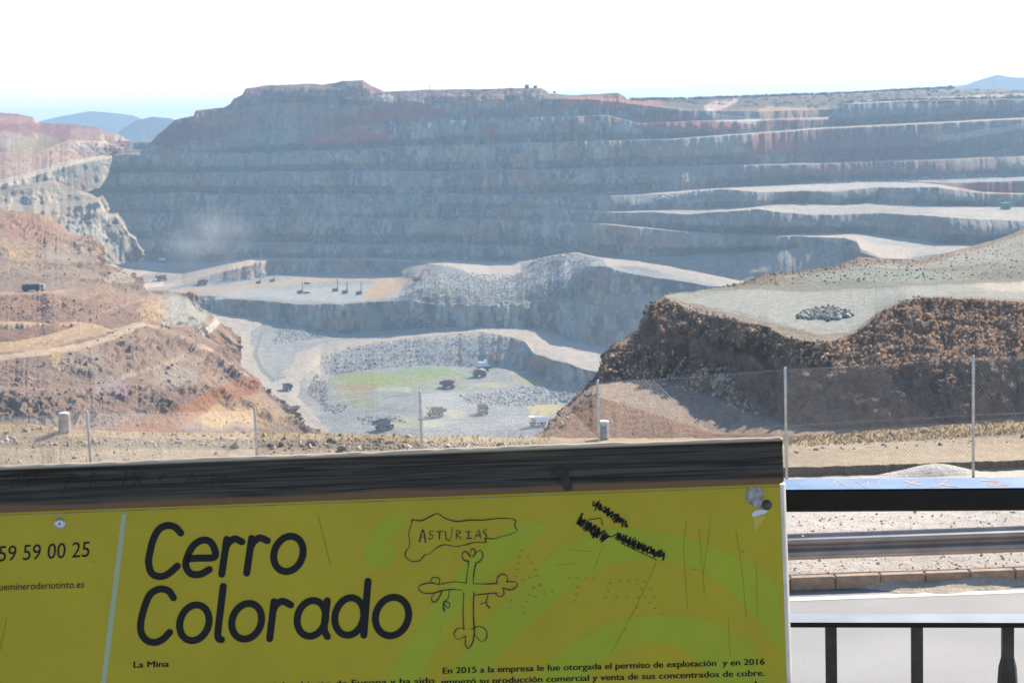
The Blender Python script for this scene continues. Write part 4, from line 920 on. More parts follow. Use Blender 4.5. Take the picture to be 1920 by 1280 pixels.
# ------------------------------------------------------------------ railing of the terrace
M_RAIL = plain_mat('black_paint', (.006, .006, .006), .45, 0, var=.3, scale=25, spec=.25)
M_RTOP = plain_mat('sky_sheen_blue', (.13, .23, .41), .42, 0, var=.18, scale=14, spec=.5)  # sky reflected in the black handrail's top, painted as plain blue
M_BAL = plain_mat('iron_paint', (.035, .032, .03), .55, 0, var=.4, scale=30, bump=.3)
A = at(1480, 918, 2.60); Bp = at(1920, 914, 2.557)
ang = math.atan2(Bp[1] - A[1], Bp[0] - A[0])
def sky_sheen_top(o, mat=None):  # upward faces get a colour that paints in the sky's reflection
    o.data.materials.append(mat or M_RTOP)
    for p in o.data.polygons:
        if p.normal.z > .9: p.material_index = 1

rail = empty('railing', (A[0], A[1], 0), 'black painted iron railing with a flat handrail on the edge of the terrace', 'railing', rz=ang)
zt = float(A[2]); 
m = MB(); m.box(-3.6, 3.2, 0, .078, zt - .0345, zt, .0025); hr = m.build('handrail', M_RAIL, rail); sky_sheen_top(hr)
A2 = at(1480, 1168, 2.60); z2 = float(A2[2])
m = MB(); m.box(-3.6, 3.2, .004, .052, z2 - .008, z2, .001); sky_sheen_top(m.build('lower_rail', M_RAIL, rail), plain_mat('sky_sheen_grey', (.27, .31, .37), .4, 0, var=.15, scale=14))  # lower rail: sky reflection on its top painted in pale grey
dirx = Vector((math.cos(ang), math.sin(ang)))
xs_b = []
for pxx in (1558, 1719, 1889):
    r_ = rays(pxx, 1200.); 
    # meet the plane of the balusters
    nrm = np.array([-math.sin(ang), math.cos(ang), 0]); t_ = ((A + nrm * .028 - np.array([0, 0, CAMZ])) @ nrm) / (r_ @ nrm)
    p = r_ * t_ + np.array([0, 0, CAMZ]); xs_b.append(float((p - A)[:2] @ np.array(dirx)))
st = (xs_b[2] - xs_b[0]) / 2
for k in range(-29, 24):
    xb = xs_b[k] if 0 <= k < 3 else xs_b[0] + st * k
    m = MB(); m.box(xb - .0085, xb + .0085, .018, .036, .12, z2 - .0081, .001)
    if k % 3 == 2:
        zc = z2 - .075
        m.tube([(xb, .027, zc + .018), (xb, .027, zc), (xb, .027, zc - .03), (xb, .027, zc - .06), (xb, .027, zc - .08)], [.009, .0135, .0155, .0135, .009], 8)
    m.build('baluster', M_BAL, rail)
m = MB(); m.box(-3.6, 3.2, .01, .046, .10, .118, .002); m.build('bottom_rail', M_RAIL, rail)
for xb in (-3.5, -1.02, 1.5, 3.1):
    m = MB(); m.box(xb - .02, xb + .02, .016, .056, 0.001, zt - .0346, .002); m.build('post', M_RAIL, rail)
# scratched letters in the handrail paint
def ribbon(pts, w, closed=False, cap=6):
    """flat stroke in photo pixels with round caps: vertices, faces"""
    p = np.array(pts, float)
    if closed: p = np.vstack([p, p[:1]])
    t = np.gradient(p, axis=0)
    if closed: t[0] = t[-1] = p[1] - p[-2]
    t /= np.linalg.norm(t, axis=1, keepdims=True) + 1e-9
    nn = np.stack([-t[:, 1], t[:, 0]], -1)
    w = np.broadcast_to(np.asarray(w, float), (len(p),))[:, None] / 2
    V = []; F = []
    for a, b in zip(p + nn * w, p - nn * w): V += [tuple(a), tuple(b)]
    for i in range(len(p) - 1): F.append((2 * i, 2 * i + 1, 2 * i + 3, 2 * i + 2))
    if not closed:
        for e, s_ in ((0, -1), (len(p) - 1, 1)):
            b = len(V); ww = w[e, 0]
            for k in range(cap + 1):
                th = math.pi * k / cap
                V.append(tuple(p[e] + nn[e] * ww * math.cos(th) + t[e] * s_ * ww * math.sin(th)))
            F.append(tuple(range(b, b + cap + 1)))
    return V, F


def spline(pts, n=8, closed=False):
    p = [np.array(q, float) for q in pts]
    if closed: q = [p[-1]] + p + [p[0], p[1]]
    else: q = [2 * p[0] - p[1]] + p + [2 * p[-1] - p[-2]]
    out = []
    for i in range(1, len(q) - 2):
        for k in range(n):
            t = k / n
            a, b, c, d = q[i - 1:i + 3]
            out.append(.5 * (2 * b + (c - a) * t + (2 * a - 5 * b + 4 * c - d) * t * t + (3 * b - a - 3 * c + d) * t ** 3))
    if not closed: out.append(q[-2])
    return out

M_SCR = plain_mat('scratched_primer', (.50, .34, .27), .8, var=.3, scale=40)
m = MB()
z4 = lambda L_: [(1420 + a / 2.667, 800 + b / 2.667) for a, b in L_]
scr = [[(365, 297), (400, 266), (420, 282), (445, 296)], [(472, 300), (492, 270), (545, 301), (556, 268)], [(598, 296), (616, 268)], [(738, 270), (780, 282), (825, 291)], [(735, 297), (800, 266)], [(868, 297), (905, 293), (945, 266)], [(905, 285), (1000, 298)], [(1118, 266), (1205, 273), (1150, 290), (1255, 288)], [(205, 275), (225, 300)]]
for i, q in enumerate(scr):
    v, f = ribbon(spline(z4(q), 4), 1.5)
    q3 = atz(np.array([a[0] for a in v]), np.array([a[1] for a in v]), zt + .0004 + i * .00001)
    q3 = [(Matrix.Rotation(-ang, 3, 'Z') @ (Vector(p) - Vector((A[0], A[1], 0)))) for p in q3]
    m = MB(); m.add(q3, f); m.build('scratched_letter', M_SCR, rail)

# ------------------------------------------------------------------ information sign
TILT = math.radians(7.0)
SO = at(1468, 910, 2.10)
SL = at(0, 965, 2.09)
U = Vector(SO - SL); U.z = 0; U.normalize()
Wd = Vector((-U.y, U.x, 0))                         # away from the camera
Vv = (Vector((0, 0, 1)) * math.cos(TILT) + Wd * math.sin(TILT)).normalized()
Nv = U.cross(Vv).normalized()                       # towards the camera
SM = Matrix((U, Vv, Nv)).transposed().to_4x4()
SM.translation = Vector(SO)
sign = empty('information_sign', (0, 0, 0), 'yellow information board about the mine under a dark weathered timber beam, covered in graffiti', 'sign')
sign.matrix_world = SM
Uv, Vvv, Nvv, SOv = np.array(U), np.array(Vv), np.array(Nv), np.array(SO)


def sg(pts, lift):
    """photo pixels -> local coordinates of the board's face"""
    p = np.array(pts, float)
    r = rays(p[:, 0], p[:, 1])
    c = np.array([0, 0, CAMZ])
    t = ((SOv + Nvv * lift - c) @ Nvv) / (r @ Nvv)
    q = r * t[:, None] + c - SOv
    return np.stack([q @ Uv, q @ Vvv, q @ Nvv], -1)


def decal(name, pieces, mat, lift, label=None):
    m = MB()
    for i, (v, f) in enumerate(pieces):
        m.add(sg(v, lift + i * 2e-6), f)
    o = m.build(name, mat, sign)
    if label: o['label'] = label
    return o


def board_mat(name, col, rough=.38, var=.10):
    m, nt, N, L, B = new_mat(name)
    tc = N.new('ShaderNodeTexCoord')
    n = N.new('ShaderNodeTexNoise'); n.inputs['Scale'].default_value = 4; n.inputs['Detail'].default_value = 8; n.inputs['Roughness'].default_value = .7
    n2 = N.new('ShaderNodeTexNoise'); n2.inputs['Scale'].default_value = 160; n2.inputs['Detail'].default_value = 3
    L.new(tc.outputs['Object'], n.inputs['Vector']); L.new(tc.outputs['Object'], n2.inputs['Vector'])
    r = N.new('ShaderNodeValToRGB'); r.color_ramp.elements[0].position = .3; r.color_ramp.elements[1].position = .7
    r.color_ramp.elements[0].color = (*[c * (1 - var) for c in col], 1); r.color_ramp.elements[1].color = (*[min(1, c * (1 + var)) for c in col], 1)
    L.new(n.outputs['Fac'], r.inputs['Fac'])
    sp = N.new('ShaderNodeMath'); sp.operation = 'GREATER_THAN'; sp.inputs[1].default_value = .74
    L.new(n2.outputs['Fac'], sp.inputs[0])
    mx = N.new('ShaderNodeMix'); mx.data_type = 'RGBA'; mx.inputs['B'].default_value = (*[c * .55 for c in col], 1)
    L.new(sp.outputs[0], mx.inputs['Factor']); L.new(r.outputs['Color'], mx.inputs['A'])
    L.new(mx.outputs['Result'], B.inputs['Base Color'])
    B.inputs['Roughness'].default_value = rough; B.inputs['Specular IOR Level'].default_value = .3
    return m

M_YEL = board_mat('board_yellow', (.43, .35, .013))
M_GRN = board_mat('board_green', (.35, .395, .017))
M_STR = board_mat('board_pale_stripe', (.36,.44,.26))
M_INK = board_mat('board_ink', (.006, .006, .007), .6)
M_PEN = board_mat('marker_pen', (.03, .026, .02), .5)
M_SCRT = board_mat('scratch', (.25, .20, .03), .7)

PX0, PY0 = -1.9, -.55
m = MB(); m.box(PX0, -.0035, PY0, .003, -.006, 0.0, .0006); m.build('board', M_YEL, sign)

# timber beam: weathered, rounded, slightly ragged
mw, nt, N, L, B = new_mat('weathered_timber')
tc = N.new('ShaderNodeTexCoord')
mp = N.new('ShaderNodeMapping'); mp.inputs['Scale'].default_value = (2.6, 130, 40)
L.new(tc.outputs['Object'], mp.inputs['Vector'])
nz = N.new('ShaderNodeTexNoise'); nz.inputs['Scale'].default_value = 2.0; nz.inputs['Detail'].default_value = 8; nz.inputs['Roughness'].default_value = .65; nz.inputs['Distortion'].default_value = .6
L.new(mp.outputs['Vector'], nz.inputs['Vector'])
r1 = N.new('ShaderNodeValToRGB'); r1.color_ramp.elements[0].position = .40; r1.color_ramp.elements[1].position = .62
r1.color_ramp.elements[0].color = (.026, .024, .021, 1); r1.color_ramp.elements[1].color = (.092, .084, .070, 1)
L.new(nz.outputs['Fac'], r1.inputs['Fac'])
# the protected lower edge kept its brown colour, sunlight along the top edge is painted in as cream
sx = N.new('ShaderNodeSeparateXYZ'); L.new(tc.outputs['Object'], sx.inputs[0])
wv = N.new('ShaderNodeTexNoise'); wv.inputs['Scale'].default_value = 5; L.new(tc.outputs['Object'], wv.inputs['Vector'])
ma = N.new('ShaderNodeMath'); ma.operation = 'MULTIPLY_ADD'; ma.inputs[1].default_value = -.012; L.new(wv.outputs['Fac'], ma.inputs[0]); L.new(sx.outputs['Y'], ma.inputs[2])
lo = N.new('ShaderNodeMapRange'); lo.inputs['From Min'].default_value = .003; lo.inputs['From Max'].default_value = .0075; lo.inputs['To Min'].default_value = 1; lo.inputs['To Max'].default_value = 0
L.new(ma.outputs[0], lo.inputs['Value'])
mx1 = N.new('ShaderNodeMix'); mx1.data_type = 'RGBA'; mx1.inputs['B'].default_value = (.19, .115, .065, 1)
L.new(lo.outputs[0], mx1.inputs['Factor']); L.new(r1.outputs['Color'], mx1.inputs['A'])
hi = N.new('ShaderNodeMapRange'); hi.inputs['From Min'].default_value = .0545; hi.inputs['From Max'].default_value = .0575; hi.inputs['To Min'].default_value = 0; hi.inputs['To Max'].default_value = 1
L.new(sx.outputs['Y'], hi.inputs['Value'])
mx2 = N.new('ShaderNodeMix'); mx2.data_type = 'RGBA'; mx2.inputs['B'].default_value = (.60, .49, .35, 1)
L.new(hi.outputs[0], mx2.inputs['Factor']); L.new(mx1.outputs['Result'], mx2.inputs['A'])
L.new(mx2.outputs['Result'], B.inputs['Base Color'])
B.inputs['Roughness'].default_value = .85; B.inputs['Specular IOR Level'].default_value = .25
bp = N.new('ShaderNodeBump'); bp.inputs['Strength'].default_value = .7; bp.inputs['Distance'].default_value = .002
L.new(nz.outputs['Fac'], bp.inputs['Height']); L.new(bp.outputs['Normal'], B.inputs['Normal'])

# cross-section of the beam in (y, z), swept along x with small irregularity
sec = []
BH, BZ0, BZ1, RR = .0605, -.034, .010, .006
for (cy, cz, a0) in ((BH - RR, BZ1 - RR, 0), (BH - RR, BZ0 + RR, 90), (.0015 + .002, BZ0 + .002, 180), (.0015 + .002, BZ1 - .002, 270)):
    rad = RR if cy > .03 else .002
    for k in range(5):
        th = math.radians(a0 + 22.5 * k)
        sec.append((cy + rad * math.cos(math.radians(90 - 0)) * 0 + rad * math.sin(math.pi / 2 - 0) * 0 + rad * math.cos(th - 0) * 1, cz + rad * math.sin(th + 0) * 1) if False else (cy + rad * math.sin(math.pi / 2 - th), cz + rad * math.cos(math.pi / 2 - th)))
sec = []
for (cy, cz, rad, a0) in ((BH - RR, BZ1 - RR, RR, 0), (.0035, BZ1 - .002, .002, 270), (.0035, BZ0 + .002, .002, 180), (BH - RR, BZ0 + RR, RR, 90)):
    q = []
    for k in range(6):
        th = math.radians(a0 + 18 * k)
        q.append((cy + rad * math.cos(th), cz + rad * math.sin(th)))     # th=0 -> up, th=90 -> front
    sec += q[::-1] if True else q
xsb = list(np.linspace(-1.95, -.004, 420)) + [-.0015, .0002, .0008]
ns = len(sec); V = []; F = []
for i, xx in enumerate(xsb):
    e = max(0, i - 419)
    sh = (1, .985, .94, .88)[e]
    for k, (cy, cz) in enumerate(sec):
        w1 = vnoise(np.array([xx * 14, k * .07, 1.]), 5) * .0009 + vnoise(np.array([xx * 60, k * .3, 2.]), 6) * .0005
        top = 1 if cy > BH - .004 else .35
        cy2 = .031 + (cy - .031) * sh; cz2 = -.012 + (cz + .012) * sh
        V.append((xx + (vnoise(np.array([k * 1.7, 3., 1.]), 9) * .0008 if e else 0), cy2 + w1 * top, cz2 + w1 * .5))
for i in range(len(xsb) - 1):
    for k in range(ns):
        k2 = (k + 1) % ns
        F.append((i * ns + k, (i + 1) * ns + k, (i + 1) * ns + k2, i * ns + k2))
F.append(tuple(range((len(xsb) - 1) * ns, len(xsb) * ns))); F.append(tuple(range(ns))[::-1])
m = MB(); m.add(V, F); beam = m.build('timber_beam', mw, sign)
# knot with its crack, carved letters
M_KNOT = plain_mat('knot', (.035, .028, .022), .8, var=.4, scale=60)
M_CARV = plain_mat('carved_groove', (.022, .021, .020), .9, var=.3, scale=60)
v1 = spline([(1030, 895), (1042, 880), (1058, 878), (1066, 892), (1072, 915), (1060, 920), (1052, 905), (1042, 890)], 6, True)
o = decal('knot', [([tuple(p) for p in v1], [tuple(range(len(v1)))])], M_KNOT, .0105)
zz = lambda L_, s=2.783, ox=0, oy=820: [(ox + a / s, oy + b / s) for a, b in L_]
carv = [[(60, 260), (110, 190)], [(110, 190), (150, 250)], [(150, 255), (205, 190)], [(325, 290), (375, 185)], [(330, 190), (400, 195)], [(470, 255), (480, 180), (540, 210)], [(640, 250), (660, 175)], [(690, 180), (745, 255)], [(745, 180), (690, 255)], [(860, 190), (830, 220), (850, 250), (900, 240)], [(960, 255), (1000, 190), (1045, 250)], [(1100, 255), (1110, 190), (1170, 250), (1180, 190)]]
for q in carv: decal('carved_stroke', [ribbon(zz(q), 2.2)], M_CARV, .0103)

# side frame with a rounded, sunlit outer edge
M_FRM = plain_mat('bleached_frame', (.62, .58, .50), .6, var=.15, scale=30)
m = MB(); prof = [(-.0034, -.0005)]
for k in range(9):
    th = math.radians(90 - 10 * k); prof.append((-.0025 + .0095 * math.cos(th), -.031 + .030 * math.sin(th)))
prof += [(.007, -.06), (-.0034, -.06)]
m.prism([(a, b) for a, b in prof], PY0, .001, 'y')
fr = m.build('side_frame', M_FRM, sign)
for i, xx in enumerate((-1.75, -.10)):
    m = MB(); m.box(xx - .045, xx + .045, -1.28, -.01, -.10, -.0352, .006); m.build('leg', mw, sign)

# green swirls, pale stripe
z2_ = lambda L_: [(640 + a / 3.2, 880 + b / 3.2) for a, b in L_]
z3_ = lambda L_: [(1000 + a / 2.56, 780 + b / 2.56) for a, b in L_]
poly = lambda L_: ([tuple(p) for p in L_], [tuple(range(len(L_)))])


def band(outer, inner):
    """area between two open curves"""
    a = spline(outer, 8); b = spline(inner, 8)
    n = 60
    def rs(c):
        c = np.array(c); s = np.r_[0, np.cumsum(np.linalg.norm(np.diff(c, axis=0), axis=1))]
        u = np.linspace(0, s[-1], n + 1)
        return np.stack([np.interp(u, s, c[:, 0]), np.interp(u, s, c[:, 1])], -1)
    a, b = rs(a), rs(b)
    V = [tuple(p) for p in a] + [tuple(p) for p in b]
    return V, [(i, i + 1, n + 2 + i, n + 1 + i) for i in range(n)]

comma = spline(z2_([(375, 262), (392, 285), (370, 335), (325, 385), (292, 425), (318, 470), (322, 520), (285, 565), (225, 582), (165, 568), (138, 520), (138, 460), (165, 400), (215, 335), (280, 285), (330, 268)]), 6, True)
sw = [poly(comma),
      band(z2_([(1130, 306), (1020, 342), (850, 470), (720, 600), (560, 790), (430, 980), (330, 1150), (245, 1330)]), z2_([(1150, 306), (1222, 340), (1170, 420), (960, 585), (760, 790), (640, 960), (540, 1130), (445, 1330)])),
      band([(825, 1310), (859, 1239), (899, 1180), (940, 1133), (985, 1090), (1040, 1033)] + z3_([(250, 572), (400, 540), (550, 547), (750, 588), (950, 660), (1080, 735), (1180, 800)]),
           [(900, 1310), (930, 1245), (960, 1203), (1000, 1165)] + z3_([(100, 900), (200, 812), (330, 732), (450, 695), (560, 685), (700, 702), (820, 750), (920, 820), (1020, 920), (1110, 1020), (1190, 1130)])),
      band(z3_([(-20, 1330), (90, 1160), (200, 1080), (350, 1000), (500, 960), (650, 950), (800, 970), (930, 1020), (1030, 1090), (1090, 1180), (1140, 1330)]), z3_([(210, 1330), (300, 1200), (400, 1130), (500, 1092), (600, 1085), (700, 1110), (770, 1160), (830, 1240), (860, 1330)]))]
decal('green_swirl', sw, M_GRN, .0002)
decal('pale_stripe', [([(228, 962.5), (238, 962.5), (193, 1330), (183, 1330)], [(0, 1, 2, 3)])], M_STR, .0003)

# headline
let = [[(943, 497), (915, 468), (873, 458), (830, 478), (800, 530), (782, 600), (775, 650), (790, 705), (830, 724), (875, 712), (925, 670)],
       [(985, 630), (1040, 628), (1118, 623), (1119, 580), (1095, 542), (1055, 535), (1010, 562), (980, 615), (970, 668), (995, 708), (1045, 712), (1092, 687)],
       [(1183, 530), (1157, 712)], [(1176, 580), (1192, 548), (1225, 528), (1262, 543)], [(1313, 525), (1287, 706)], [(1306, 575), (1322, 545), (1355, 523), (1395, 537)]]
O = lambda c, rx, ry, sh: [(c[0] + rx * math.cos(t) - sh * ry * math.sin(t), c[1] + ry * math.sin(t)) for t in np.linspace(0, 2 * math.pi, 14)[:-1]]
let_c = [O((1505, 606), 76, 92, .13), O((1014, 965), 76, 93, .13), O((1287, 957), 77, 93, .13), O((1625, 942), 74, 93, .1)]
let += [[(905, 835), (880, 800), (835, 789), (785, 815), (755, 880), (735, 960), (738, 1020), (768, 1058), (810, 1067), (850, 1050), (885, 1015)],
        [(1165, 775), (1150, 900), (1137, 1015), (1141, 1047), (1156, 1053)], [(1430, 855), (1407, 1048)], [(1424, 905), (1440, 872), (1475, 853), (1517, 872)],
        [(1708, 850), (1692, 990), (1708, 1037)]]
hl = [ribbon(spline(zz(q), 8), 13.2) for q in let]
hl += [ribbon(spline(zz(q), 6, True), 13.2, True) for q in let_c]
hl += [ribbon([(690, 1089), (682, 1190)], 13.2), ribbon(spline(O((655, 1155), 27, 35, .1), 6, True), 13.2, True), ribbon(spline(O((735, 1155), 31, 36, .1), 6, True), 13.2, True)]
decal('headline', hl, M_INK, .0005, 'large dark monoline lettering reading Cerro Colorado')


def text_piece(body, x0, y0, x1, y1, bold=0.0, shear=0.05, cap=None):
    """a line of type set between two photo pixels along its baseline"""
    cu = bpy.data.curves.new('type', 'FONT')
    cu.body = body; cu.size = 1; cu.offset = 0; cu.resolution_u = 3
    ob = bpy.data.objects.new('type', cu)
    COL.objects.link(ob)
    dg = bpy.context.evaluated_depsgraph_get(); dg.update()
    me = bpy.data.meshes.new_from_object(ob.evaluated_get(dg))
    v = np.array([p.co[:2] for p in me.vertices]); f = [tuple(p.vertices) for p in me.polygons]
    bpy.data.objects.remove(ob); bpy.data.curves.remove(cu); bpy.data.meshes.remove(me)
    w = v[:, 0].max() - v[:, 0].min(); v[:, 0] -= v[:, 0].min()
    sx_ = math.hypot(x1 - x0, y1 - y0) / w
    sy_ = cap / .70 if cap else sx_
    a = math.atan2(y1 - y0, x1 - x0)
    X = v[:, 0] * sx_ + v[:, 1] * sy_ * shear; Y = -v[:, 1] * sy_
    q = [(x0 + x * math.cos(a) - y * math.sin(a), y0 + x * math.sin(a) + y * math.cos(a)) for x, y in zip(X, Y)]
    if bold > 0:                                   # heavier face: struck twice
        k = len(q); f = f + [tuple(i + k for i in p) for p in f]
        q = q + [(x + bold * 60, y) for x, y in q]
    return q, f

tx = [text_piece('959 59 00 25', -22, 1053, 167, 1043, .0, .12, 29), text_piece('parquemineroderiotinto.es', -34, 1107.5, 157, 1101, .0, .12, 13.5),
      text_piece('La Mina', 250, 1251, 316, 1249, .017, .05, 11.5),
      text_piece('En 2015 a la empresa le fue otorgada el permiso de explotaci\u00f3n  y en 2016', 830, 1262, 1433, 1245, .017, .04, 11.5),
      text_piece('empez\u00f3 su producci\u00f3n comercial y venta de sus concentrados de cobre.', 827, 1283, 1433, 1266, .017, .04, 11.5),
      text_piece('Actualmente la mina cuenta con las reservas de', 826, 1304, 1434, 1287, .017, .04, 11.5),
      text_piece('Es la explotaci\u00f3n minera a cielo abierto de Europa y ha sido', 250, 1298, 814, 1280, .017, .04, 11.5)]
for i, (nm_, t_) in enumerate(zip(('phone_number', 'web_address', 'subtitle', 'text_line', 'text_line', 'text_line', 'text_line'), tx)):
    decal(nm_, [t_], M_INK, .0006)

# graffiti
pen = [[(425, 300), (480, 305), (540, 278), (578, 263), (620, 290), (690, 310), (770, 302), (850, 302), (930, 293), (1000, 292), (1045, 305), (1040, 335), (1052, 368), (1000, 392), (960, 400), (920, 414), (860, 412), (870, 435), (800, 436), (740, 452), (680, 460), (620, 450), (570, 470), (530, 505), (500, 512), (470, 545), (420, 548), (385, 520), (388, 490), (410, 450), (405, 380), (420, 330), (425, 300)],
       [(468, 432), (490, 360), (505, 435)], [(475, 405), (505, 402)], [(552, 368), (530, 372), (532, 388), (550, 396), (545, 412), (524, 414)], [(570, 372), (610, 370)], [(590, 372), (588, 415)], [(625, 370), (630, 415), (655, 418), (665, 345)], [(690, 415), (692, 365), (715, 375), (695, 392), (725, 418)], [(745, 372), (778, 370)], [(762, 371), (764, 412)], [(750, 413), (784, 412)], [(800, 415), (825, 362), (835, 412)], [(810, 395), (835, 392)], [(872, 358), (850, 370), (870, 395), (862, 438)],
       [(765, 550), (758, 600), (748, 680)], [(808, 560), (795, 620), (790, 685)], [(765, 550), (735, 540), (725, 510), (745, 490), (775, 522)], [(770, 515), (780, 480), (795, 475), (805, 500), (790, 520)], [(805, 500), (835, 485), (850, 515), (830, 550), (808, 558)],
       [(748, 680), (680, 672), (600, 685)], [(725, 722), (660, 718), (595, 725)], [(590, 690), (540, 678), (480, 690), (462, 712), (490, 738), (550, 740), (600, 725)], [(585, 690), (590, 660), (565, 645), (540, 655), (540, 680)], [(560, 738), (540, 770), (555, 795), (585, 770), (605, 725)],
       [(790, 683), (860, 685), (935, 682)], [(797, 752), (860, 745), (940, 738)], [(935, 682), (935, 650), (965, 625), (995, 640), (998, 672)], [(990, 672), (1040, 672), (1055, 695), (1020, 720), (965, 708)], [(972, 715), (975, 745), (955, 762), (930, 750), (925, 738)],
       [(735, 732), (730, 850), (735, 960)], [(795, 735), (792, 850), (800, 990)], [(740, 950), (700, 952), (675, 985), (700, 1018), (740, 1000), (750, 998)], [(745, 1000), (745, 1050), (765, 1070), (790, 1030), (795, 990)], [(780, 955), (830, 940), (870, 965), (870, 1010), (840, 1030), (800, 990)],
       [(648, 725), (640, 770), (620, 790)], [(615, 790), (650, 800), (640, 830), (612, 800), (620, 850), (605, 825)], [(880, 750), (870, 800), (890, 830)], [(832, 805), (868, 795)]]
def pen_stroke(q):
    c = spline(z2_(q), 6)
    k = np.arange(len(c)) / 9.0 + random.random() * 40
    return ribbon(c, 1.8 * (1 + .45 * vnoise(np.stack([k, k * 0, k * 0], -1), 3) + .2 * vnoise(np.stack([k * 4, k * 0, k * 0], -1), 4)))
decal('pen_drawing', [pen_stroke(q) for q in pen], M_PEN, .0007, 'pen outline of a region marked ASTURIAS above a trefoil-ended cross')


def scribble(x0, y0, x1, y1, w, n, seed):
    rg = random.Random(seed); p = []
    for i in range(n):
        t = i / (n - 1); s_ = 1 if i % 2 else -1
        dx, dy = x1 - x0, y1 - y0; l = math.hypot(dx, dy); nx_, ny_ = -dy / l, dx / l
        o_ = s_ * w * (.6 + .6 * rg.random())
        p.append((x0 + dx * t + nx_ * o_ + rg.uniform(-5, 5), y0 + dy * t + ny_ * o_ + rg.uniform(-3, 3)))
    return ribbon(p, 3.6)
bl = [scribble(*z3_([(295, 420)])[0], *z3_([(445, 520)])[0], 6.5, 46, 1), scribble(*z3_([(210, 495)])[0], *z3_([(350, 585)])[0], 8.5, 50, 2), scribble(*z3_([(400, 575)])[0], *z3_([(620, 668)])[0], 7, 70, 3),
      scribble(*z3_([(295, 420)])[0], *z3_([(445, 520)])[0], 4.5, 40, 4), scribble(*z3_([(210, 495)])[0], *z3_([(350, 585)])[0], 6, 40, 5), scribble(*z3_([(400, 575)])[0], *z3_([(620, 668)])[0], 4.5, 60, 6),
      ribbon(z3_([(355, 575), (375, 578), (400, 565)]), 2), ribbon(z3_([(270, 495), (325, 488), (332, 520)]), 1.6), ribbon(z3_([(420, 608), (590, 688)]), 1.5)]
decal('crossed_out_scribble', bl, M_INK, .0008, 'thick black crossings-out in two short rows')
scz = [[(735, 505), (722, 640), (742, 930)], [(795, 545), (822, 850)], [(848, 525), (832, 640), (815, 760)], [(972, 545), (1000, 720), (1022, 965)], [(1070, 700), (1075, 950)], [(935, 975), (945, 1150)], [(160, 640), (280, 648)], [(110, 712), (205, 705)], [(590, 700), (500, 900), (370, 1140)], [(340, 615), (290, 730)]]
for q in scz: decal('scratch', [ribbon(spline(z3_(q), 4), .9)], M_SCRT, .0004)
for q in ([(1660, 405), (1725, 665)], [(35, 940), (0, 1110)]): decal('scratch', [ribbon(zz(q), 1.1)], M_SCRT, .0004)
sc_ = []
dots = [(10, 735), (12, 765), (0, 825), (35, 812), (90, 842), (170, 775), (215, 777), (255, 777), (290, 777), (215, 820), (205, 855), (200, 885), (370, 800), (420, 792), (460, 787), (500, 783), (360, 838), (345, 870), (400, 868), (450, 868), (505, 870), (530, 795), (517, 830), (565, 830), (540, 868), (580, 868), (497, 918), (560, 895), (585, 920), (615, 948), (440, 1025), (770, 735), (1005, 650)]
dots += [((640 + a / 3.2 - 1000) * 2.56, (880 + b / 3.2 - 780) * 2.56) for a, b in [(1080, 485), (1070, 522), (1060, 560), (1056, 597), (1048, 640), (1118, 525), (1140, 560), (1165, 600), (1175, 635), (1130, 645), (1090, 660), (1030, 705), (1020, 785), (1010, 825), (1190, 690), (1155, 705), (1130, 750), (1165, 762), (1110, 790), (1090, 825), (1102, 858), (1218, 740)]]
for a, b in dots:
    q = z3_([(a, b)])[0]; sc_.append(ribbon([(q[0] - 1.6, q[1]), (q[0] + 1.6, q[1] - .4)], 2.0))
o_ = decal('dotted_lettering', sc_, M_SCRT, .0004); o_['kind'] = 'stuff'

# fixings: a screw, and the torn corner round a bolt
M_BOLT = plain_mat('zinc', (.45, .45, .47), .35, .8, var=.15, scale=200)
c = sg([(112.5, 981)], 0.0)[0]
m = MB(); m.lathe([(.0068, 0), (.0068, .0008), (.0045, .0022), (.0020, .0024)], 18, tuple(c)); scw = m.build('screw', M_BOLT, sign, smooth=False)
m = MB(); m.lathe([(.0014, .00245), (.0014, .0026)], 6, tuple(c)); m.build('screw_socket', M_DARK, scw)
M_BARE = plain_mat('bare_metal', (.30, .29, .28), .6, .3, var=.45, scale=120)
M_WHT = plain_mat('torn_laminate', (.62, .66, .72), .6, var=.1, scale=60)
decal('torn_patch', [poly(z3_([(1030, 345), (1060, 335), (1095, 345), (1108, 380), (1100, 410), (1118, 425), (1085, 445), (1065, 440), (1045, 425), (1020, 405), (1018, 370)]))], M_BARE, .0005)
decal('torn_laminate', [poly(z3_([(1048, 470), (1060, 455), (1085, 447), (1115, 450), (1128, 455), (1105, 470), (1075, 478), (1052, 482)]))], M_WHT, .0006)
decal('residue_streak', [poly(z3_([(1055, 484), (1115, 478), (1075, 540), (1065, 550)]))], board_mat('residue', (.50, .42, .08)), .0003)
c = sg(z3_([(1120, 425)]), 0.0)[0]
m = MB(); m.lathe([(.0062, 0), (.0062, .0012), (.0042, .003), (.002, .0034)], 14, tuple(c)); m.build('bolt', plain_mat('dark_bolt', (.07, .07, .08), .45, .6, scale=150), sign)
decal('board_edge', [([(0, 964.8), (1462, 910.9), (1462, 912.0), (0, 966.2)], [(0, 1, 2, 3)])], plain_mat('worn_edge', (.13, .20, .17), .6, var=.5, scale=25), .0003)

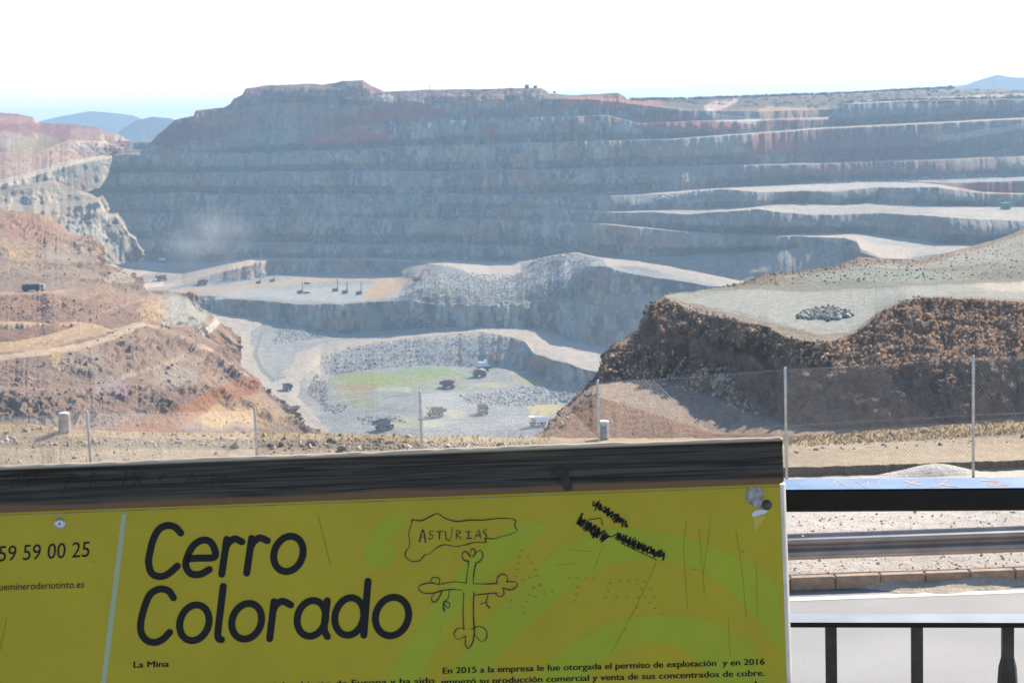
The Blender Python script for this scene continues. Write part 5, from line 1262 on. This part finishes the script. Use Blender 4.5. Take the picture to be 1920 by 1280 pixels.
# ------------------------------------------------------------------ loose rock in the pit
def rubble(name, Lr, polys, smin, smax, col, label, seed, mat=None, lift=.25, pw=3.2):
    ids = np.concatenate([pick(Lr, p, n, seed + i) for i, (p, n) in enumerate(polys)])
    rg = np.random.default_rng(seed)
    s_ = smin + (smax - smin) * rg.random(len(ids)) ** pw
    c_ = np.array([col]) * (.45 + 1.1 * rg.random((len(ids), 1))) * .75 + Lr['C'][ids] * .25
    P_ = Lr['P'][ids] + np.array([0, 0, 1.]) * (s_ * lift)[:, None] + rg.normal(0, 1, (len(ids), 3)) * np.array([1, 1, 0]) * s_[:, None]
    return rocks(name, P_, s_, np.clip(c_, .03, .8), mat or M_RUB, label, 'rubble', seed)

rubble('rubble', L_MID, [([(505, 640), (530, 610), (560, 597), (600, 612), (640, 628), (560, 640), (520, 645)], 2200), ([(720, 622), (760, 598), (790, 590), (830, 612), (860, 620)], 900),
                         ([(600, 670), (640, 655), (720, 640), (800, 634), (900, 628), (960, 640), (1000, 690), (870, 686), (700, 690), (612, 705)], 2400),
                         ([(745, 560), (790, 522), (830, 508), (890, 512), (1000, 520), (1000, 485), (1060, 474), (1120, 484), (1100, 505), (1060, 560), (900, 575)], 5200),
                         ([(400, 535), (430, 510), (490, 492), (500, 520), (440, 530)], 700), ([(590, 700), (612, 715), (615, 770), (640, 780), (575, 740)], 700), ([(610, 760), (650, 758), (650, 772), (610, 772)], 200), ([(670, 782), (750, 778), (760, 792), (680, 796)], 260)],
       .2, .85, (.36, .36, .34), 'grey blasted rock heaped along the ramps of the pit', 61)
rubble('rubble', L_MID, [([(860, 742), (960, 732), (1010, 722), (1100, 710), (1120, 725), (1060, 755), (980, 762), (880, 758)], 1600)], .3, 1.3, (.34,.345,.335), 'grey spoil tipped in a low ridge across the pit floor', 62)
rubble('rubble', L_FAR, [([(1500, 343), (1680, 334), (1920, 326), (1920, 333), (1680, 341), (1500, 348)], 900), ([(1225, 372), (1280, 362), (1340, 356), (1340, 362), (1260, 374)], 200)], .4, 1.5, (.55, .55, .53), 'pale broken rock lying along a bench high on the right', 63)
rubble('rubble', L_LA, [([(0, 560), (60, 552), (230, 575), (260, 600), (120, 612), (0, 600)], 500), ([(0, 420), (120, 440), (180, 480), (240, 520), (260, 545), (0, 540)], 250)], .15, .7, (.38, .27, .2), 'brown broken rock on the upper left slope', 64)
rubble('rubble', L_LB, [([(190, 625), (300, 610), (370, 620), (440, 690), (480, 730), (560, 800), (100, 800), (0, 700), (60, 680)], 1000)], .12, .65, (.40, .29, .22), 'brown broken rock on the lower left slope', 65)
rubble('rubble', L_NR, [([(1210, 600), (1248, 558), (1300, 572), (1400, 600), (1480, 630), (1540, 640), (1600, 625), (1650, 585), (1720, 556), (1920, 566), (1920, 680), (1640, 690), (1480, 680), (1380, 640), (1260, 620)], 6500),
                        ([(1180, 645), (1260, 655), (1340, 690), (1400, 760), (1300, 725), (1180, 708), (1130, 700)], 1500), ([(1120, 690), (1200, 640), (1210, 600), (1180, 640), (1140, 670)], 300), ([(1040, 800), (1100, 740), (1130, 735), (1060, 800)], 200)],
       .03, .30, (.56, .39, .27), 'brown rock debris lying on the near cliff', 66, pw=5.5)
rubble('rubble', L_NR, [([(1150, 712), (1200, 690), (1300, 690), (1370, 720), (1430, 775), (1400, 778), (1330, 745), (1240, 722)], 420), ([(1300, 690), (1360, 690), (1400, 740), (1350, 735)], 200)], .06, .42, (.46, .36, .28), 'pale broken blocks fallen on the ledge below the near cliff', 69, pw=3)
rubble('rubble', L_NR, [([(1495, 598), (1515, 582), (1545, 576), (1580, 580), (1600, 592), (1560, 602)], 900), ([(1500, 594), (1530, 580), (1560, 582), (1580, 596)], 500)], .06, .42, (.30, .32, .30), 'heap of dark grey boulders on the flat top behind the near cliff', 67, lift=.5)
rubble('rubble', L_NR, [([(1280, 546), (1447, 512), (1600, 486), (1730, 488), (1830, 462), (1917, 430), (1920, 520), (1700, 530), (1400, 536)], 2600)], .05, .26, (.30, .28, .23), 'rough stones on the grey dump behind the flat', 68, pw=5)

# ------------------------------------------------------------------ machines
M_BED = plain_mat('dump_bed_steel', (.16, .10, .075), .7, .1, var=.35, scale=.8)
M_CHAS = plain_mat('chassis_steel', (.05, .045, .04), .7, .1, var=.3, scale=.8)
M_YPAINT = plain_mat('machine_paint', (.50, .33, .10), .6, var=.25, scale=.7)
M_OPAINT = plain_mat('orange_paint', (.55, .24, .10), .6, var=.2, scale=.7)
M_RPAINT = plain_mat('faded_red_paint', (.62, .24, .19), .6, var=.2, scale=.7)
M_WPAINT = plain_mat('white_paint', (.80, .80, .78), .55, var=.08, scale=.7)
M_GPAINT = plain_mat('green_paint', (.03, .19, .14), .6, var=.2, scale=.7)
M_GLASS = plain_mat('dark_glass', (.03, .04, .05), .12, var=.1, scale=1)


def copy_tree(o, parent=None):
    c = o.copy(); COL.objects.link(c)
    if parent is not None:
        c.parent = parent; c.matrix_parent_inverse = o.matrix_parent_inverse.copy()
    for ch in list(o.children): copy_tree(ch, c)
    return c


def make_truck(label, bedmat, group='haul trucks in the pit'):
    """rigid haul truck about 10 m long, nose along +x"""
    t = empty('haul_truck', (0, 0, 0), label, 'truck', group)
    m = MB(); m.box(-3.8, 4.2, -1.1, 1.1, 1.1, 1.9, .1); m.box(3.6, 4.9, -2.3, 2.3, 1.0, 2.6, .15); m.build('chassis', M_CHAS, t)
    m = MB()                                      # dump body: sloping floor, side walls, canopy over the cab
    for s_ in (-1, 1):
        m.prism([(-5.2, 2.9), (2.0, 2.2), (2.6, 4.9), (4.9, 5.2), (4.9, 5.45), (2.2, 5.3), (-4.9, 4.6)], s_ * 2.75 - .12, s_ * 2.75 + .12, 'y')
    m.prism([(-5.3, 2.75), (2.0, 2.05), (2.0, 2.3), (-5.3, 3.0)], -2.75, 2.75, 'y')
    m.prism([(1.9, 2.1), (2.2, 2.1), (2.7, 5.0), (5.2, 5.25), (5.2, 5.45), (2.5, 5.3)], -2.87, 2.87, 'y')
    bed = m.build('dump_bed', bedmat, t)
    m = MB(); V_ = []
    m.prism([(-4.6, 3.0), (1.9, 2.3), (2.3, 4.9), (.2, 5.6), (-2.6, 4.9)], -2.5, 2.5, 'y')
    if 'loaded' in label: m.build('load', M_RUBL, bed)
    m = MB(); m.box(3.0, 4.5, .5, 2.2, 2.6, 4.4, .12); cab = m.build('cab', M_YPAINT, t)
    m = MB(); m.box(4.44, 4.53, .65, 2.05, 3.3, 4.2); m.build('windscreen', M_GLASS, cab)
    m = MB(); m.box(3.0, 4.95, -2.4, 2.4, 2.602, 2.75, .04); m.box(4.7, 4.97, -1.2, 1.2, 1.1, 2.60, .06); m.build('bonnet', M_YPAINT, t)
    for x_, ys in ((3.3, (-2.1, 2.1)), (-2.2, (-2.2, 2.2, -1.2, 1.2))):
        for y_ in ys:
            m = MB(); m.lathe([(1.0, -.38), (1.25, -.30), (1.3, 0), (1.25, .30), (1.0, .38)], 16)
            w = m.build('wheel', M_DARK, t); w.location = (x_, y_, 1.3); w.rotation_euler = (math.radians(90), 0, 0)
            m = MB(); m.lathe([(.62, -.40), (.66, 0), (.62, .40)], 12); m.build('rim', M_YPAINT, w)
    return t

M_RUBL = plain_mat('ore_load', (.30, .30, .29), .95, var=.4, scale=1.2, bump=.6)
base_t = make_truck('dark brown haul truck with a rusty empty bed on the pit floor beside the green slime', M_BED)
base_l = make_truck('brown haul truck loaded with grey rock parked below the orange excavator', M_BED)
TS = 1.08
def put(o, Lr, x, y, rz, label, sc_=1.0, dz=0.0):
    p = snap(Lr, x, y)
    o.location = (p.x, p.y, p.z - .05 + dz); o.rotation_euler = (0, 0, math.radians(rz)); o.scale = (sc_,) * 3
    o['label'] = label
    return o
put(base_t, L_MID, 840, 727, -20, 'brown haul truck alone between the green slime and the orange excavator', TS)
put(base_l, L_MID, 902, 705, 160, 'brown haul truck with a loaded bed waiting right below the orange excavator', TS)
put(copy_tree(base_t), L_MID, 818, 780, 200, 'dark haul truck just right of the thin fence post on the pit floor', TS * 1.12)
put(copy_tree(base_t), L_MID, 905, 775, 100, 'dark haul truck facing away on the pit floor, on a small yellow patch', TS * 1.05)
put(copy_tree(base_t), L_MID, 720, 806, 30, 'brown haul truck half hidden behind the sandy rim, left of a fence post', TS * 1.2)
put(copy_tree(base_l), L_AP, 303, 526, 15, 'small haul truck with a loaded bed on the pale ramp far at the left', TS)
put(copy_tree(base_t), L_MID, 380, 535, 170, 'dark haul truck at the foot of the tan ramp on the middle plateau', TS * .95)
put(copy_tree(base_t), L_MID, 539, 731, 120, 'tiny haul truck where the two pale ramps meet', TS * .8)
wt = make_truck('x', M_WPAINT); put(wt, L_MID, 1010, 798, 190, 'white bodied haul truck at the right edge of the pit floor against the dark cliff', TS * 1.1)

# long dark lorry on the brown ledge at the left
lo_ = empty('lorry', (0, 0, 0), 'long dark lorry with a white cab parked on the brown ledge at far left', 'lorry')
m = MB(); m.box(-5.2, 2.6, -1.25, 1.25, 1.0, 3.3, .08); m.build('trailer', plain_mat('dark_tarpaulin', (.035, .035, .04), .8, scale=1), lo_)
m = MB(); m.box(2.9, 5.0, -1.2, 1.2, .8, 3.2, .15); cab = m.build('cab', plain_mat('dusty_white', (.45, .42, .38), .7, scale=1), lo_)
m = MB(); m.box(3.6, 4.6, -1.23, -1.205, 2.0, 2.9); m.build('window', M_GLASS, cab)
m = MB(); m.box(-5.2, 4.9, -.6, .6, .7, .999); m.build('chassis', M_CHAS, lo_)
for x_ in (-4.2, -3.0, 1.6, 4.0):
    for y_ in (-1.0, 1.0):
        m = MB(); m.lathe([(.42, -.16), (.5, -.1), (.5, .1), (.42, .16)], 12); w = m.build('wheel', M_DARK, lo_); w.location = (x_, y_, .5); w.rotation_euler = (math.radians(90), 0, 0)
p = snap(L_LA, 63, 546); lo_.location = p; lo_.rotation_euler = (0, 0, math.radians(4))


def make_excavator(label, paint, house=None):
    t = empty('excavator', (0, 0, 0), label, 'excavator')
    for s_ in (-1, 1):
        m = MB(); m.prism([(-2.6, .15), (2.6, .15), (3.1, .6), (2.7, 1.15), (-2.7, 1.15), (-3.1, .6)], s_ * 1.7 - .4, s_ * 1.7 + .4, 'y'); m.build('track', M_DARK, t)
    m = MB(); m.box(-1.3, 1.3, -1.3, 1.3, .6, 1.35, .05); m.box(-1.0, 1.0, -1.29, 1.29, 1.351, 1.45); m.build('undercarriage', M_CHAS, t)
    m = MB(); m.box(-3.4, 1.4, -1.7, 1.7, 1.46, 3.5, .2); m.box(-3.3, -1.6, -1.5, 1.5, 3.501, 3.9, .1); hs = m.build('house', house or paint, t)
    m = MB(); m.box(1.0, 2.6, .5, 1.75, 1.5, 4.2, .12); cab = m.build('cab', house or paint, t)
    m = MB(); m.box(2.5, 2.63, .6, 1.65, 2.5, 4.0); m.build('window', M_GLASS, cab)
    m = MB(); m.prism([(.8, 2.2), (1.6, 2.2), (4.2, 6.6), (7.4, 6.9), (7.4, 7.5), (3.7, 7.5)], -.85, -.15, 'y'); bo = m.build('boom', paint, t)
    m = MB(); m.prism([(6.9, 7.8), (7.9, 7.6), (8.2, 3.4), (7.7, 3.4), (6.8, 6.8)], -.75, -.25, 'y'); ar = m.build('arm', paint, bo)
    m = MB(); m.prism([(8.4, 3.6), (8.5, 2.3), (7.4, 1.5), (6.3, 2.0), (6.9, 2.3), (7.5, 3.3)], -1.2, .2, 'y'); m.build('bucket', M_CHAS, ar)
    m = MB(); m.tube([(2.2, -.5, 2.6), (4.2, -.5, 5.6)], .16, 8); m.build('cylinder', M_CHAS, bo)
    return t
e = make_excavator('x', M_OPAINT, M_WPAINT); put(e, L_MID, 908, 692, 40, 'orange excavator with a pale house digging at the foot of the rubble slope', 1.55)
e = make_excavator('x', M_RPAINT); put(e, L_MID, 783, 527, 10, 'faded red excavator on the grey rubble heap above the pit wall', 1.35)
e = make_excavator('x', M_OPAINT, M_WPAINT); put(e, L_AP, 304, 492, 190, 'orange and white excavator by a pale heap in the far left corner of the pit', 1.15)


def make_drill(label):
    t = empty('drill_rig', (0, 0, 0), label, 'drill rig', 'blast hole drill rigs on the middle plateau')
    for s_ in (-1, 1):
        m = MB(); m.prism([(-2.0, .1), (2.0, .1), (2.3, .5), (2.0, .9), (-2.0, .9), (-2.3, .5)], s_ * 1.2 - .3, s_ * 1.2 + .3, 'y'); m.build('track', M_DARK, t)
    m = MB(); m.box(-2.4, 2.2, -1.3, 1.3, .95, 2.7, .15); m.build('body', M_CHAS, t)
    m = MB(); m.box(.6, 2.2, -.1, 1.2, 2.701, 3.9, .1); m.build('cab', M_YPAINT, t)
    m = MB()
    for a_, b_ in ((-.28, -.28), (.28, -.28), (-.28, .28), (.28, .28)): m.tube([(2.7 + a_, b_, .3), (2.7 + a_, b_, 11.0)], .10, 6)
    for k in range(10): 
        z_ = .6 + k * 1.04
        m.tube([(2.42, -.28, z_), (2.98, -.28, z_ + .5)], .06, 5); m.tube([(2.42, .28, z_ + .5), (2.98, .28, z_)], .06, 5)
    m.box(2.35, 3.05, -.35, .35, 10.9, 11.3, .05)
    m.build('mast', M_CHAS, t)
    return t
dr = make_drill('x')
spots = [(484, 531, 'farthest left of the drill rigs, at the back edge of the plateau near the ramp'), (510, 528, 'second drill rig from the left, on the tan track across the plateau'), (562, 550, 'drill rig nearest the plateau edge, beside a dark line of drill cuttings'),
         (629, 546, 'drill rig left of the close pair in the middle of the plateau'), (646, 550, 'drill rig in the middle of the group of three on the plateau'), (672, 552, 'drill rig at the right, next to the orange patch of the plateau')]
for i, (x_, y_, lb) in enumerate(spots):
    o = dr if i == 0 else copy_tree(dr)
    put(o, L_MID, x_, y_, random.uniform(-40, 40), lb, 1.0 if i > 1 else .85)
for x_, y_, lb in ((575, 551, 'small dark service vehicle beside the nearest drill rig'), (576, 533, 'tiny dark service vehicle on the tan track across the plateau')):
    t = empty('service_vehicle', (0, 0, 0), lb, 'vehicle', 'service vehicles on the plateau')
    m = MB(); m.box(-3, 3, -1.1, 1.1, .6, 1.7, .15); m.build('body', M_CHAS, t)
    m = MB(); m.box(.4, 2.4, -1.0, 1.0, 1.701, 2.6, .15); m.build('cab', M_WPAINT, t)
    for a_ in (-2, 2):
        for b_ in (-1, 1):
            m = MB(); m.lathe([(.45, -.15), (.5, 0), (.45, .15)], 10); w = m.build('wheel', M_DARK, t); w.location = (a_, b_, .5); w.rotation_euler = (math.radians(90), 0, 0)
    put(t, L_MID, x_, y_, -20, lb)

# green container and a dark digger on the bench high on the right
g = empty('container', (0, 0, 0), 'dark green steel container on the lit bench at the far right', 'container')
m = MB(); m.box(-3.6, 3.6, -2, 2, 0, 5.0, .15); m.build('body', M_GPAINT, g)
m = MB(); m.box(-3.8, 3.8, -2.2, 2.2, 5.001, 5.3, .05); m.build('roof', M_GPAINT, g)
m = MB(); m.box(-1.0, 1.0, -2.06, -2.005, .3, 3.8); m.build('door', plain_mat('dark_green_door', (.02, .11, .08), .6, scale=1), g)
p = snap(L_FAR, 1885, 392); g.location = p; g.rotation_euler = (0, 0, .2)

# poles, trees and scrub on the skyline
M_WOOD = plain_mat('pole_wood', (.10, .085, .07), .9, scale=1)
M_LEAF = plain_mat('dark_leaves', (.055, .075, .035), .8, var=.4, scale=.3)
M_LEAF2 = plain_mat('dusty_leaves', (.085, .095, .06), .8, var=.4, scale=.3)
for x_, y_, lb in ((642, 153, 'thin utility pole on the skyline left of the reddish summit mound'), (806, 168, 'thin utility pole on the skyline right of the summit saddle')):
    t = empty('utility_pole', tuple(snap(L_FAR, x_, y_) - Vector((0, 0, .6))), lb, 'pole')
    m = MB(); m.tube([(0, 0, 0), (0, 0, 8)], [.28, .2], 8); m.build('pole', M_WOOD, t)
    m = MB(); m.box(-1.6, 1.6, -.1, .1, 7.2, 7.45); m.build('crossarm', M_WOOD, t)


def make_tree(loc, h, w, label, group, mat, seed):
    rg = np.random.default_rng(seed)
    t = empty('tree', loc, label, 'tree', group)
    m = MB(); m.tube([(0, 0, -.5), (.1, 0, h * .3), (.05, .1, h * .8)], [.06 * h, .04 * h, .015 * h], 7)
    for k in range(5):
        a_ = rg.random() * 6.28; z_ = h * (.3 + .1 * k)
        m.tube([(.05, .05, z_), (math.cos(a_) * w * .35, math.sin(a_) * w * .35, z_ + .15 * h)], [.02 * h, .006 * h], 5)
    m.build('trunk', M_WOOD, t)
    n = 420
    d = rg.normal(0, 1, (n, 3)); d /= np.linalg.norm(d, axis=1, keepdims=True)
    r = rg.random(n) ** .45
    lob = .7 + .3 * np.sin(d[:, 0] * 5 + seed) * np.cos(d[:, 2] * 4)
    P = d * r[:, None] * lob[:, None] * np.array([w * .5, w * .5, h * .42]) + np.array([0, 0, h * .6])
    a_ = rg.normal(0, 1, (n, 3)); a_ /= np.linalg.norm(a_, axis=1, keepdims=True); b_ = np.cross(a_, rg.normal(0, 1, (n, 3))); b_ /= np.linalg.norm(b_, axis=1, keepdims=True)
    q = .09 * h
    V = np.stack([P - a_ * q - b_ * q * .5, P + a_ * q - b_ * q * .5, P + a_ * q * .4 + b_ * q, P - a_ * q * .6 + b_ * q * .8], 1).reshape(-1, 3)
    mesh_np('crown', V, np.arange(4 * n).reshape(-1, 4), mat, parent=t)
    return t
make_tree(tuple(snap(L_FAR, 988, 170)), 7.0, 5.5, 'taller dark green tree on the skyline beside the red bluff', 'trees on the skyline', M_LEAF, 1)
make_tree(tuple(snap(L_FAR, 1003, 168)), 4.5, 5.5, 'low round bush just right of the taller skyline tree', 'trees on the skyline', M_LEAF, 2)
make_tree(tuple(snap(L_FAR, 1040, 177)), 3.5, 4.0, 'small lone bush on the skyline right of the two trees', 'trees on the skyline', M_LEAF2, 3)
make_tree(tuple(snap(L_FAR, 660, 184)), 5.0, 3.5, 'single small tree on the pale saddle below the summit', 'trees on the skyline', M_LEAF2, 4)
make_tree(tuple(snap(L_FAR, 1782, 167)), 5.0, 8, 'dark clump of a tree on the skyline at the right near the far hill', 'trees on the skyline', M_LEAF, 5)
# scrub along the right skyline: one mass
xs_ = RNG.uniform(1180, 1790, 520); ids = [np.argmin((L_FAR['px'] - x_) ** 2 * 4 + (L_FAR['py'] - (np.interp(x_, [1180, 1300, 1500, 1700, 1790], [188, 186, 179, 169, 166]))) ** 2) for x_ in xs_]
ids = np.concatenate([ids, pick(L_FAR, [(1185, 190), (1500, 181), (1780, 168), (1960, 171), (1960, 184), (1600, 192), (1560, 203), (1420, 204), (1330, 198)], 420, 77)])
P0 = L_FAR['P'][ids]; n = len(P0); k = 26
P = np.repeat(P0, k, 0) + RNG.normal(0, 1, (n * k, 3)) * np.array([1.6, 1.6, .8]) + np.array([0, 0, .8])
a_ = RNG.normal(0, 1, (n * k, 3)) * .5; b_ = RNG.normal(0, 1, (n * k, 3)) * .5
V = np.stack([P - a_, P + b_, P + a_ * .6 - b_ * .5], 1).reshape(-1, 3)
tag(mesh_np('scrub', V, np.arange(3 * n * k).reshape(-1, 3), M_LEAF2), 'low dark scrub fringing the skyline on the right', 'scrub', kind='stuff')

# ------------------------------------------------------------------ air
def volume_box(name, x0, x1, y0, y1, z0, z1, dens, col, g):
    m = MB(); m.box(x0, x1, y0, y1, z0, z1)
    mt = bpy.data.materials.new(name); mt.use_nodes = True
    N_ = mt.node_tree.nodes; N_.clear()
    out = N_.new('ShaderNodeOutputMaterial'); pv = N_.new('ShaderNodeVolumePrincipled')
    pv.inputs['Color'].default_value = (*col, 1); pv.inputs['Density'].default_value = dens; pv.inputs['Anisotropy'].default_value = g
    mt.node_tree.links.new(pv.outputs['Volume'], out.inputs['Volume'])
    o = m.build(name, mt); return tag(o, kind='stuff')
hz = volume_box('haze', -12000, 12000, -100, 12000, -331, 62, .000148, (.48, .72, 1.0), .2)
tag(hz, 'pale blue haze filling the air of the pit', 'haze')

# dust hanging in the far corner of the pit
c_ = at(385, 445, 1790)
m = MB(); v_, f_ = ico()
import bmesh
bm = bmesh.new(); bmesh.ops.create_icosphere(bm, subdivisions=3, radius=1.0)
me = bpy.data.meshes.new('dust_cloud'); bm.to_mesh(me); bm.free()
du = bpy.data.objects.new('dust_cloud', me); COL.objects.link(du)
du.location = tuple(c_); du.scale = (62, 40, 42)
mt = bpy.data.materials.new('dust'); mt.use_nodes = True
N_ = mt.node_tree.nodes; L_ = mt.node_tree.links; N_.clear()
out = N_.new('ShaderNodeOutputMaterial'); pv = N_.new('ShaderNodeVolumePrincipled')
pv.inputs['Color'].default_value = (.86, .88, .9, 1); pv.inputs['Anisotropy'].default_value = .2
tc = N_.new('ShaderNodeTexCoord'); ln = N_.new('ShaderNodeVectorMath'); ln.operation = 'LENGTH'
L_.new(tc.outputs['Object'], ln.inputs[0])
fo_ = N_.new('ShaderNodeMapRange'); fo_.inputs['From Min'].default_value = .25; fo_.inputs['From Max'].default_value = .95; fo_.inputs['To Min'].default_value = 1; fo_.inputs['To Max'].default_value = 0
L_.new(ln.outputs['Value'], fo_.inputs['Value'])
nz_ = N_.new('ShaderNodeTexNoise'); nz_.inputs['Scale'].default_value = 1.6; nz_.inputs['Detail'].default_value = 4; L_.new(tc.outputs['Object'], nz_.inputs['Vector'])
mr_ = N_.new('ShaderNodeMapRange'); mr_.inputs['From Min'].default_value = .42; mr_.inputs['From Max'].default_value = .7; mr_.inputs['To Max'].default_value = .014
L_.new(nz_.outputs['Fac'], mr_.inputs['Value'])
mu_ = N_.new('ShaderNodeMath'); mu_.operation = 'MULTIPLY'; L_.new(fo_.outputs[0], mu_.inputs[0]); L_.new(mr_.outputs[0], mu_.inputs[1])
L_.new(mu_.outputs[0], pv.inputs['Density']); L_.new(pv.outputs['Volume'], out.inputs['Volume'])
me.materials.append(mt)
tag(du, 'thin pale dust drifting in front of the far wall above the left corner', 'dust', kind='stuff')
